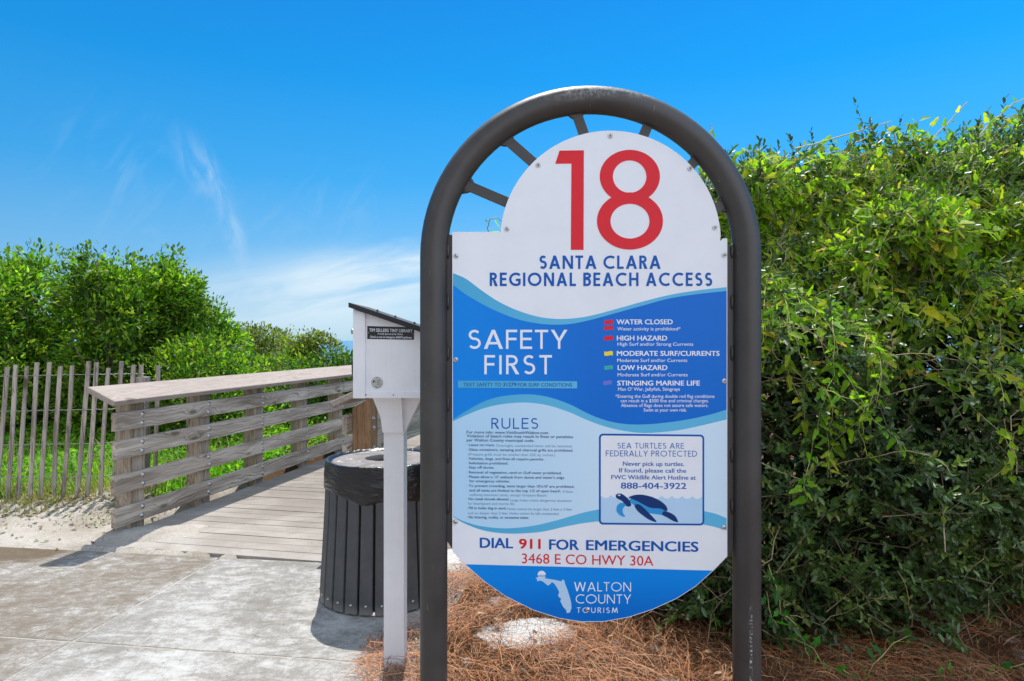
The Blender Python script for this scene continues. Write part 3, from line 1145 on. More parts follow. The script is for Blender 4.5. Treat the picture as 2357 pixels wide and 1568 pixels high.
c1 = [(1042.5, 628.8), (1071, 641), (1110, 669.7), (1146.8, 694), (1192, 715), (1238, 729), (1277, 734), (1313.8, 733.5), (1359, 727), (1420, 711), (1480.7, 694), (1541.5, 679), (1602, 669), (1672.5, 661)]
c2 = [(1042.5, 656), (1071, 677), (1110, 700), (1146.8, 718), (1192, 735), (1238, 744.7), (1277, 747.5), (1314, 745.6), (1359, 736.5), (1420, 720), (1481, 703), (1541.5, 687), (1602, 677.5), (1672.5, 670)]
c3 = [(1042.5, 966), (1071, 947.5), (1110, 926), (1147, 914), (1192, 908.5), (1229, 908.7), (1268, 915.6), (1314, 932), (1344, 947.5), (1374.5, 961), (1411, 971.8), (1450, 977), (1496, 976.5), (1541, 972), (1587, 965), (1632.5, 955), (1672.5, 943)]
c4 = [(1042.5, 970), (1071, 956.6), (1110, 941), (1147, 932), (1192, 927), (1229, 928), (1268, 935), (1314, 950.5), (1344, 964), (1374.5, 976), (1411, 987), (1444, 993.4), (1466.5, 996), (1495.6, 996.7), (1557.7, 991), (1612.5, 980), (1672.5, 965.7)]
c5 = [(1042.5, 1188), (1065, 1199), (1101, 1210), (1138, 1215), (1174, 1216), (1229, 1210), (1284, 1197), (1339, 1181), (1379, 1172.6), (1440, 1163), (1520, 1162), (1580, 1168), (1621.6, 1177), (1645, 1182), (1672.5, 1193)]
c6 = [(1042.5, 1190), (1065, 1203), (1101, 1217.5), (1138, 1225.6), (1174, 1228.5), (1200, 1228), (1247.5, 1224), (1302, 1212), (1339, 1205), (1379, 1200), (1440, 1195), (1520, 1195), (1580, 1201), (1621.6, 1208), (1645, 1213), (1672.5, 1221)]
XA, XB = 1042.5, 1672.5
mb = MB(); band(mb, c1, c2, XA, XB, sp, 1); band(mb, c3, c4, XA, XB, sp, 1); band(mb, c5, c6, XA, XB, sp, 1)
mb.build('wave_band', M['print_cyan'], panel)
mb = MB(); band(mb, c2, c3, XA, XB, sp, 1); mb.build('blue_field', M['print_blue'], panel)
mb = MB(); band(mb, c4, c5, XA, XB, sp, 1); mb.build('rules_field', M['print_pale'], panel)
mb = MB()
bot = [(x, y - 1.5) for x, y in bottom[2:-1]]
poly_flat(mb, [(1071.5, 1299)] + [(x, y) for x, y in bot[1:-1]] + [(1640.5, 1313.5)], sp, 1)
mb.build('blue_footer', M['print_blue2'], panel)

# 18
q3 = lambda x, y: (951.2 + .35003 * x, 185.2 + .35003 * y)
q4 = lambda x, y: (1010.2 + .30357 * x, 589.3 + .30357 * y)
q5 = lambda x, y: (1010.2 + .365 * x, 909.1 + .365 * y)
mb = MB()
poly_flat(mb, [q3(*p) for p in ((962, 462), (1122, 460), (1120, 1115), (1036, 1115), (1040, 548), (933, 549))], sp, 2)
def ring(mb, oc, orr, ic, ir, to3d, layer, mi=0, n=72, f=q3):
    a = [(oc[0] + orr[0] * math.cos(2 * math.pi * i / n), oc[1] + orr[1] * math.sin(2 * math.pi * i / n)) for i in range(n)]
    b = [(ic[0] + ir[0] * math.cos(2 * math.pi * i / n), ic[1] + ir[1] * math.sin(2 * math.pi * i / n)) for i in range(n)]
    mb.add([to3d(*f(*p), layer) for p in a + b], [(i, (i + 1) % n, n + (i + 1) % n, n + i) for i in range(n)], mi)
ring(mb, (1424, 632), (198, 175), (1423, 633), (110, 106), sp, 2)
ring(mb, (1425, 925), (217, 188), (1425, 926), (128, 114), sp, 2.3)
mb.build('red_number', M['print_red'], panel)

mb = MB()
a, b = q3(828, 1152), q3(1627, 1240)
caps_text(mb, 'SANTA CLARA', .175, a[0], b[0], a[1], b[1], sp, 2, gap=.15, space=.32)
a, b = q3(503, 1264), q3(1966, 1353)
caps_text(mb, 'REGIONAL BEACH ACCESS', .175, a[0], b[0], a[1], b[1], sp, 2, gap=.17, space=.36)
mb.build('place_name', M['print_navy'], panel)
mb = MB()
a, b = q5(330, 146), q5(627, 214)
caps_text(mb, 'RULES', .115, a[0], b[0], a[1], b[1], sp, 2, gap=.16)
mb.build('rules_heading', M['print_navy'], panel)

mb = MB()
a, b = q4(220, 560), q4(975, 705)
caps_text(mb, 'SAFETY', .125, a[0], b[0], a[1], b[1], sp, 2, gap=.11)
a, b = q4(343, 752), q4(857, 897)
caps_text(mb, 'FIRST', .125, a[0], b[0], a[1], b[1], sp, 2, gap=.17)
M['print_bright'] = material('print_bright', fn_print((0.80, 0.84, 0.90)))
mb.build('white_heading', M['print_bright'], panel)

mb = MB()
a, b = q4(145, 946), q4(1048, 1004)
poly_flat(mb, [(a[0], a[1]), (b[0], a[1] + 1.5), (b[0], b[1]), (a[0], b[1] - 1.5)], sp, 2, 0)
base = q4(0, 989)[1]
font_text(mb, 'TEXT SAFETY TO', q4(185, 0)[0], q4(474, 0)[0], base, 8.4, sp, 3, .005, mi=1)
font_text(mb, '31279', q4(486, 0)[0], q4(588, 0)[0], base, 8.6, sp, 3, .022, mi=1)
font_text(mb, 'FOR SURF CONDITIONS', q4(598, 0)[0], q4(1010, 0)[0], base + .5, 8.4, sp, 3, .005, mi=1)
mb.build('text_strip', [M['print_cyan'], M['print_navy']], panel)

# warning flags list
M['print_green'] = material('print_green', fn_print((0.05, 0.40, 0.25)))
FM = [M['print_red'], M['print_yellow'], M['print_teal'], M['print_violet'], M['print_green']]
def flag(x0, x1, y0, y1, mi, layer=2):
    mb = MB()
    n = 10
    t_ = [q4(x0 + (x1 - x0) * i / n, y0 + 3 * math.sin(i / n * 6.28)) for i in range(n + 1)]
    b_ = [q4(x0 + (x1 - x0) * i / n, y1 + 3 * math.sin(i / n * 6.28)) for i in range(n + 1)]
    poly_flat(mb, t_ + b_[::-1], sp, layer, 0)
    mb.build('warning_flag', FM[mi], panel)
flag(1254, 1321, 486, 516, 0); flag(1254, 1321, 530, 562, 0); flag(1254, 1321, 607, 639, 0); flag(1254, 1319, 724, 755, 1)
flag(1254, 1319, 831, 861, 2); flag(1272, 1302, 840, 852, 4, 2.5); flag(1246, 1311, 945, 977, 3)
mb = MB()
for s, x0, x1, y, big in (('WATER CLOSED', 1346, 1773, 518, 1), ('Water activity is prohibited*', 1352, 1832, 565, 0), ('HIGH HAZARD', 1349, 1731, 641, 1),
                          ('High Surf and/or Strong Currents', 1354, 1929, 681, 0), ('MODERATE SURF/CURRENTS', 1349, 2128, 757, 1), ('Moderate Surf and/or Currents', 1352, 1883, 804, 0),
                          ('LOW HAZARD', 1355, 1732, 865, 1), ('Moderate Surf and/or Currents', 1355, 1885, 913, 0), ('STINGING MARINE LIFE', 1352, 1979, 982, 1),
                          ("Man O' War, Jellyfish, Stingrays", 1358, 1827, 1022, 0), ('*Entering the Gulf during double red flag conditions', 1338, 2089, 1076, 0),
                          ('can result in a $500 fine and criminal charges.', 1378, 2046, 1110, 0), ('Absence of flags does not assure safe waters.', 1381, 2042, 1145, 0), ('Swim at your own risk.', 1552, 1880, 1180, 0)):
    a, b = q4(x0, y), q4(x1, y)
    font_text(mb, s, a[0], b[0], a[1], (36 if big else 25) * .30357, sp, 2, .024 if big else .004)
mb.build('white_small_text', M['print_bright'], panel)

# rules
mb = MB()
RUL = [('For more info: www.VisitSouthWalton.com', 175, 689, 243, 1), ('Violation of beach rules may result in fines or penalties', 175, 846, 267, 1), ('per Walton County municipal code.', 175, 602, 293, 1),
       ('· Leave no trace.', 175, 353, 322, 1), ('Overnight, unattended items will be removed.', 361, 841, 327, 0),
       ('· Glass containers, camping and charcoal grills are prohibited.', 175, 847, 352, 1), ('(Propane grills must be smaller than 225 sq. inches.)', 186, 733, 382, 0),
       ('· Vehicles, dogs, and fires all require permits.', 175, 663, 409, 1), ('· Solicitation prohibited.', 175, 437, 437, 1), ('· Stay off dunes.', 175, 350, 464, 1),
       ('· Removal of vegetation, sand or Gulf water prohibited.', 175, 774, 495, 1), ("· Please allow a 15' setback from dunes and water's edge", 175, 791, 524, 1), ('for emergency vehicles.', 192, 447, 550, 1),
       ("· To prevent crowding, tents larger than 10'x10' are prohibited,", 175, 854, 580, 1), ('and all tents are limited to the top 1/2 of open beach.', 192, 770, 609, 1), ('4-foot', 779, 845, 617, 0),
       ('walkway between tents, except Grayton Beach.', 192, 684, 637, 0), ('· No metal shovels allowed.', 175, 443, 663, 1), ('Large holes create dangerous situations', 451, 836, 671, 0),
       ('for beachgoers and marine life.', 184, 479, 692, 0), ('· Fill in holes dug in sand.', 175, 425, 720, 1), ('Holes cannot be larger than 3 feet x 3 feet', 432, 839, 726, 0),
       ('and no deeper than 2 feet. Holes cannot be left unattended.', 184, 758, 752, 0), ('· No littering, nudity, or excessive noise.', 175, 568, 778, 1)]
for s, x0, x1, y, bold in RUL:
    a, b = q5(x0, y), q5(x1, y)
    font_text(mb, s, a[0], b[0], a[1], 15.5 * .365 * (1.12 if y < 300 else 1), sp, 2, .013 if bold else 0, slope=.009, mi=0 if bold else 1)
mb.build('rules_text', [M['print_ink'], M['print_slate']], panel)

# sea turtle box
def rrect(x0, y0, x1, y1, r, n=8):
    o = []
    for cx, cy, a0 in ((x1 - r, y0 + r, -90), (x1 - r, y1 - r, 0), (x0 + r, y1 - r, 90), (x0 + r, y0 + r, 180)):
        o += [(cx + r * math.cos(R(a0 + 90 * i / n)), cy + r * math.sin(R(a0 + 90 * i / n))) for i in range(n + 1)]
    return o
tb = lambda x, y: (q5(x, y)[0], q5(x, y)[1] + (q5(x, y)[0] - 1379) * .010)
mb = MB()
poly_flat(mb, [tb(*p) for p in rrect(1009, 244, 1673, 817, 26)], sp, 2, 0)
poly_flat(mb, [tb(*p) for p in rrect(1021, 256, 1661, 805, 16)], sp, 3, 1)
top = [(1021, 640)]
for i in range(10):
    x0 = 1021 + 64 * i
    top += [(x0 + 64 * j / 8, 632 + 18 * math.sin(math.pi * j / 8)) for j in range(1, 9)]
wat = top + [(1661, 789), (1656, 800), (1645, 805), (1037, 805), (1026, 800), (1021, 789)]
poly_flat(mb, [tb(*p) for p in wat], sp, 4, 2)
mb.build('turtle_notice', [M['print_navy'], M['print_white'], M['print_light']], panel)
mb = MB()
for s, x0, x1, y0, y1 in (('SEA TURTLES ARE', 1125, 1545, 302, 337), ('FEDERALLY PROTECTED', 1052, 1627, 350, 387)):
    a, b = q5(x0, y0), q5(x1, y1)
    caps_text(mb, s, .115, a[0], b[0], a[1], b[1], sp, 4, slope=.004, gap=.15, space=.36)
for s, x0, x1, y, cap, off in (('Never pick up turtles.', 1160, 1547, 446, 26, .016), ('If found, please call the', 1136, 1559, 488, 26, .016), ('FWC Wildlife Alert Hotline at', 1087, 1619, 531, 26, .016), ('888-404-3922', 1147, 1560, 590, 37, .018)):
    a, b = q5(x0, y), q5(x1, y)
    font_text(mb, s, a[0], b[0], a[1], cap * .365, sp, 4, off, slope=.006)
mb.build('notice_text', M['print_navy'], panel)
mb = MB()
def smooth_poly(pts, n=4):
    """closed Catmull-Rom through the points"""
    o = []
    m_ = len(pts)
    for i in range(m_):
        p0, p1, p2, p3 = (Vector(pts[(i + j - 1) % m_]) for j in range(4))
        for j in range(n):
            t = j / n
            q = 0.5 * ((2 * p1) + (p2 - p0) * t + (2 * p0 - 5 * p1 + 4 * p2 - p3) * t * t + (3 * p1 - p0 - 3 * p2 + p3) * t ** 3)
            o.append((q.x, q.y))
    return o
TUR = [([(1200, 662), (1226, 690), (1250, 705), (1300, 735), (1370, 748), (1425, 752), (1436, 730), (1400, 700), (1300, 665), (1235, 645)], 1, 5),
       ([(1182, 704), (1215, 712), (1255, 735), (1290, 750), (1245, 742), (1205, 728)], 2, 5.2),
       ([(1196, 642), (1250, 626), (1312, 631), (1380, 655), (1428, 690), (1441, 722), (1425, 725), (1395, 712), (1335, 708), (1290, 688), (1262, 672), (1222, 655)], 0, 5.6),
       ([(1115, 642), (1122, 623), (1150, 621), (1182, 642), (1204, 668), (1212, 694), (1192, 702), (1172, 690), (1156, 668), (1130, 655)], 0, 5.6),
       ([(1118, 650), (1145, 660), (1165, 682), (1142, 672)], 2, 5.2),
       ([(1234, 697), (1250, 685), (1278, 697), (1318, 735), (1352, 770), (1372, 797), (1330, 785), (1284, 755), (1252, 728)], 0, 6),
       ([(1152, 678), (1178, 690), (1160, 714), (1160, 740), (1173, 766), (1142, 757), (1121, 733), (1121, 705), (1132, 687)], 1, 6),
       ([(1420, 728), (1462, 740), (1492, 762), (1507, 796), (1474, 788), (1440, 768), (1408, 750)], 0, 6)]
for pts, mi, ly in TUR:
    poly_flat(mb, [tb(*p) for p in smooth_poly(pts)], sp, ly, mi)
poly_flat(mb, [tb(1136 + 9 * math.cos(a), 631 + 5 * math.sin(a)) for a in np.linspace(0, 6.28, 13)[:-1]], sp, 6.4, 2)
mb.build('turtle_picture', [M['print_ink'], M['print_mid'], M['print_light']], panel)

# emergency lines
mb = MB()
for s, x0, x1, y, cap, off, mi in (('DIAL', 258, 468, 963, 62, .026, 0), ('911', 505, 642, 968, 60, .03, 1), ('FOR', 695, 884, 974, 62, .026, 0), ('EMERGENCIES', 928, 1637, 977, 61, .026, 0)):
    a, b = q5(x0, y), q5(x1, y)
    font_text(mb, s, a[0], b[0], a[1], cap * .365, sp, 2, off, slope=.016, mi=mi)
a, b = q5(524, 1061), q5(1353, 1061)
font_text(mb, '3468 E CO HWY 30A', a[0], b[0], a[1], 61 * .365, sp, 2, .0, slope=.020, mi=1)
mb.build('emergency_text', [M['print_navy'], M['print_red']], panel)

# tourism logo
mb = MB()
FLO = [(610, 1151), (655, 1154), (735, 1167), (776, 1177), (775, 1164), (790, 1168), (797, 1195), (812, 1232), (825, 1275), (834, 1312), (836, 1345), (826, 1372), (806, 1376), (802, 1355), (786, 1340), (776, 1322), (766, 1302),
       (770, 1284), (756, 1274), (752, 1262), (759, 1243), (744, 1214), (728, 1190), (712, 1180), (702, 1194), (686, 1202), (672, 1190), (655, 1176), (636, 1170), (622, 1176), (618, 1162)]
poly_flat(mb, [q5(*p) for p in FLO], sp, 2, 1)
poly_flat(mb, [q5(648 + 26 * math.cos(a), 1135 - 26 * math.sin(a)) for a in np.linspace(0, math.pi, 20)], sp, 2, 0)
for yy in (1139, 1149):
    poly_flat(mb, [q5(624, yy), q5(672, yy + .5), q5(670, yy + 5.5), q5(626, yy + 5)], sp, 2.3, 0)
a, b = q5(853, 1180), q5(1212, 1238)
caps_text(mb, 'WALTON', .10, a[0], b[0], a[1], b[1], sp, 2, gap=.15, slope=.004)
a, b = q5(862, 1257), q5(1212, 1315)
caps_text(mb, 'COUNTY', .10, a[0], b[0], a[1], b[1], sp, 2, gap=.13, slope=.004)
a, b = q5(870, 1340), q5(1128, 1374)
caps_text(mb, 'TOURISM', .12, a[0], b[0], a[1], b[1], sp, 2, gap=.30, slope=.004)
mb.build('tourism_logo', [M['print_bright'], M['print_light']], panel)

# screws with washers
mb = MB()
Ms = Matrix.Rotation(R(90), 4, 'X')
r_ = 5.6 * k
mb.lathe([(0.0001, 0.0), (r_, 0.0), (r_ * 1.0, 0.0014), (r_ * .75, 0.0022), (r_ * .70, 0.0014), (r_ * .64, .0014), (r_ * .6, 0.0032), (r_ * .3, .0042), (0.0001, .0044)], 20, 0, Ms)
for a_ in (0.6, 0.6 + math.pi / 2):
    c_, s_ = math.cos(a_), math.sin(a_)
    w_, l_ = r_ * .09, r_ * .42
    mb.add([(c_ * x - s_ * z, -0.0049, s_ * x + c_ * z) for x, z in ((-l_, -w_), (l_, -w_), (l_, w_), (-l_, w_))], [(0, 1, 2, 3)], 1)
me_s = None
for (x, y) in ((1405, 313), (1239, 380), (1588, 388), (1167, 527), (1645, 524), (1050, 589), (1667, 587), (1049, 828), (1667, 877), (1048, 1201), (1666, 1214), (1353, 1403)):
    if me_s is None:
        o = mb.build('screw', [m_plain('screw_steel', (0.62, 0.62, 0.62), 0.3, 0.9, var=0.1), M['dark']], sign, local=True)
        me_s = o.data
    else:
        o = add_obj('screw', me_s, sign)
    p = sp(x, y, 3)
    o.location = (p[0] - SX0, p[1] - D, p[2])
    o.rotation_euler = (0, RNG.uniform(0, 3), 0)

# ------------------------------------------------------------------ tiny library
LX, LY = -0.519, 2.905
lib = root('tiny_library', (LX, LY, 0), 'white wooden book exchange box with black slanted roof on a post', 'library box')
mb = MB()
mb.box(LX - .0445, LX + .0445, LY - .0445, LY + .0445, -0.25, 1.20, bevel=0.003)
mb.build('post', M['white'], lib)
yf = LY - 0.17
kb = yf / F
bx = lambda px: (px - CX) * kb
bz = lambda py: H - (py - CY) * kb
xa, xb = bx(816), bx(1020)
za = bz(916)
zl, zr = bz(712), bz(712) - (xb - xa) * 0.335
body = MB()
body.prism([(xa, za), (xb, za), (xb, zr), (xa, zl)], yf + .012, LY + .17)
b_o = body.build('box', M['white'], lib)
# side frame boards: corner stile, bottom rail, stile at the back
mb = MB()
sl = -0.335
x0, x1 = bx(812.5), bx(840)
mb.prism([(x0, za - .002), (x1, za - .002), (x1, zl + (x1 - xa) * sl - .002), (x0, zl + (x0 - xa) * sl - .002)], yf, LY + .172)
mb.build('door', M['white'], lib)
mb = MB()
mb.prism([(x1 + .001, za - .001), (xb + .003, za - .001), (xb + .003, za + .024), (x1 + .001, za + .024)], yf + .004, yf + .0118)
mb.build('bottom_trim', M['white'], lib)
for px in (842, 905, 968):
    mb = MB()
    mb.lathe([(0.0001, .0015), (.002, .0013), (.003, 0)], 10, 0, Matrix.Translation((bx(px), yf + .0035, za + .012)) @ Matrix.Rotation(R(90), 4, 'X'))
    mb.build('nail', M['bark'], lib)
# roof
mb = MB()
ax, az_ = bx(805), bz(697)
ex = xb + .03
ez = az_ + (ex - ax) * sl
mb.prism([(ax, az_), (ex, ez), (ex, ez - .024), (ax, az_ - .020)], yf - .022, LY + .195)
roof = mb.build('roof', M['roof'], lib)
for px in (863, 905, 950):
    mb = MB()
    X = bx(px)
    mb.lathe([(.0001, .010), (.004, .009), (.005, .0), (.006, -.004)], 10, 0, Matrix.Translation((X, yf + .05, az_ + (X - ax) * sl)))
    mb.build('roof_screw', M['black'], roof)
# gussets under the box
mb = MB()
pg = lambda px, py: (bx(px), bz(py))
mb.prism([(LX - .0446 - .022, za - .001), (LX + .036, za - .001), (LX + .0449, za - .16), (LX - .0449, za - .16)], LY - .066, LY - .0447)
mb.build('gusset', M['white'], lib)
mb = MB()
mb.prism([(LX + .0447, za - .001), (LX + .125, za - .001), (LX + .0447, za - .17)], LY - .042, LY + .03)
mb.build('brace', M['white'], lib)
mb = MB()
mb.prism([(LX - .0447, za - .001), (LX - .100, za - .001), (LX - .0447, za - .14)], LY - .03, LY + .03)
mb.build('brace', M['white'], lib)
# knob and handle on the door edge
mb = MB()
mb.lathe([(.0001, .022), (.010, .020), (.012, .012), (.006, .008), (.006, 0)], 16, 0, Matrix.Translation((bx(813), yf + .05, bz(763))) @ Matrix.Rotation(R(-90), 4, 'Y'))
mb.build('knob', M['steel'], lib)
mb = MB()
pz = [bz(822), bz(828), bz(840), bz(858), bz(870), bz(876)]
px_ = [bx(814), bx(809), bx(807), bx(807), bx(809.5), bx(814)]
mb.tube([(px_[i], yf + .03, pz[i]) for i in range(6)], .0032, 8)
mb.build('handle', M['black'], lib)
# plaque and round sticker
def lp(px, py, layer=0):
    return ((px - CX) * kb, yf + .0117 - .0003 * layer, H - (py - CY) * kb)
mb = MB()
poly_flat(mb, [(844, 750.5), (952.6, 753.5), (952, 782.5), (844, 780.5)], lp, 1, 0)
font_text(mb, 'TIM SELLERS TINY LIBRARY', 848.5, 948.5, 763.3, 7.2, lp, 2, .014, slope=.02, mi=2)
font_text(mb, 'Proudly Sponsored by Chelco', 868, 926, 770.3, 4.2, lp, 2, .006, slope=.02, mi=2, shear=.2)
font_text(mb, 'Check us out on Instagram #30ATinyLibrary', 850, 947, 777.6, 4.8, lp, 2, .014, slope=.02, mi=2)
for x_, y_ in ((846.8, 766), (950, 769)):
    poly_flat(mb, [(x_ + 1.2 * math.cos(a), y_ + 1.2 * math.sin(a)) for a in np.linspace(0, 6.28, 9)[:-1]], lp, 2, 1)
mb.build('plaque', [M['black'], m_plain('plaque_border', (.35, .35, .35), .4), M['print_bright']], lib)
mb = MB()
poly_flat(mb, [(866.7 + 14 * math.cos(a), 881.5 + 14 * math.sin(a)) for a in np.linspace(0, 6.2832, 33)[:-1]], lp, 1, 0)
for s, y_ in (('Little', 877.5), ('Free', 881.6), ('Library', 886)):
    font_text(mb, s, 866.4, 866.4 + {'Little': 7.5, 'Free': 6.4, 'Library': 11}[s], y_, 3.4, lp, 2, .004, mi=1)
font_text(mb, 'original model', 859.5, 875, 891, 2.0, lp, 2, .0, mi=1)
poly_flat(mb, [(856, 879.5), (860, 875), (861, 877), (864.5, 881), (862, 880.5), (860.5, 879), (857.5, 882.5)], lp, 2, 1)
for y_ in (870, 893):
    poly_flat(mb, [(866.5 + 1.3 * math.cos(a), y_ + 1.3 * math.sin(a)) for a in np.linspace(0, 6.28, 9)[:-1]], lp, 2, 1)
mb.build('sticker', [m_plain('sticker_grey', (.50, .50, .47), .5, var=.1), M['black']], lib)

# ------------------------------------------------------------------ trash can
TX, TY = -0.742, 3.76
can = root('trash_can', (TX, TY, 0), 'round trash can of dark plastic slats with black liner and flat lid', 'trash can')
NS = 26
prof = [(0.348, 0.012), (0.345, 0.10), (0.338, 0.22), (0.330, 0.36), (0.323, 0.50), (0.318, 0.62), (0.315, 0.72)]
smesh = None
bmesh_ = None
for i in range(NS):
    an = 2 * math.pi * i / NS + 0.05
    if smesh is None:
        mb = MB()
        vs, fs = [], []
        for (r, z) in prof:
            w = 0.0335 * (r / .33)
            for (dx, dw) in ((0, -w), (0.004, -w + .004), (0.0045, -w * .4), (0.0045, w * .4), (0.004, w - .004), (0, w), (-.014, w), (-.014, -w)):
                vs.append((r + dx, dw, z))
        m_ = len(prof)
        for a in range(m_ - 1):
            for j in range(8):
                fs.append((a * 8 + j, a * 8 + (j + 1) % 8, (a + 1) * 8 + (j + 1) % 8, (a + 1) * 8 + j))
        fs += [tuple(reversed(range(8))), tuple(range((m_ - 1) * 8, m_ * 8))]
        mb.add(vs, fs)
        o = mb.build('slat', M['slat'], can, local=True)
        smesh = o.data
    else:
        o = add_obj('slat', smesh, can)
    o.rotation_euler = (0, 0, an)
    if bmesh_ is None:
        mb = MB()
        mb.lathe([(.0001, .006), (.006, .005), (.0085, .001), (.009, 0)], 12, 0, Matrix.Translation((.3505, 0, .055)) @ Matrix.Rotation(R(90), 4, 'Y'))
        b = mb.build('bolt', M['steel'], None)
        b.parent = o
        bmesh_ = b.data
    else:
        add_obj('bolt', bmesh_, o)
mb = MB()
mb.lathe([(.322, .02), (.318, .05), (.300, .4), (.292, .76), (.285, .76), (.295, .4), (.31, .03)], 48)
mb.build('inner_drum', M['dark'], can, local=True)
# lid with a hole
mb = MB()
mb.lathe([(.105, .745), (.105, .772), (.110, .776), (.275, .770), (.288, .765), (.291, .757), (.291, .735)], 64)
mb.build('lid', M['lid'], can, local=True)
# liner folded over the rim
n, kk = 160, 22
vs, fs = [], []
for i in range(kk + 1):
    t = i / kk
    for j in range(n):
        a = 2 * math.pi * j / n
        ca, sa = math.cos(a), math.sin(a)
        low = 0.585 + 0.022 * math.sin(a * 2 + .6) + 0.010 * math.sin(a * 5 + 1.0) + .008 * fnoise((ca * 3, sa * 3), 1, 2)
        if t < .22:
            q = t / .22
            r = .286 + .036 * q
            z = .760 + .020 * math.sin(q * math.pi * .62)
        else:
            q = (t - .22) / .78
            r = .3215 + .006 * math.sin(q * math.pi) + .003
            z = .7786 * (1 - q) + low * q
        fold = fnoise((ca * 3.2 + z * 5, sa * 3.2, z * 7), 1.0, 1.0) * .010 + fnoise((a * 3.0 + z * 9, z * 14 - a * 1.2, 2.0), 1.0, 7.0) * .005
        rim = fnoise((ca * 13, sa * 13, 3.3), 1.0, 4.0) * .005 * max(0, 1 - abs(t - .2) * 5)
        r += fold * min(1, t * 5) * .55
        if t > .93: r -= (t - .93) / .07 * .012
        vs.append((r * ca, r * sa, z + rim))
for i in range(kk):
    for j in range(n):
        fs.append((i * n + j, i * n + (j + 1) % n, (i + 1) * n + (j + 1) % n, (i + 1) * n + j))
mb = MB()
mb.add(vs, fs, 0, True)
mb.build('bin_liner', M['liner'], can, local=True)

# ------------------------------------------------------------------ railings
def bolt_mesh():
    m_ = MB()
    m_.lathe([(.0001, .013), (.006, .012), (.0105, .008), (.0125, .003), (.019, .0025), (.020, 0)], 14, 0, Matrix.Rotation(R(90), 4, 'Y'))
    return m_


BOLT = None


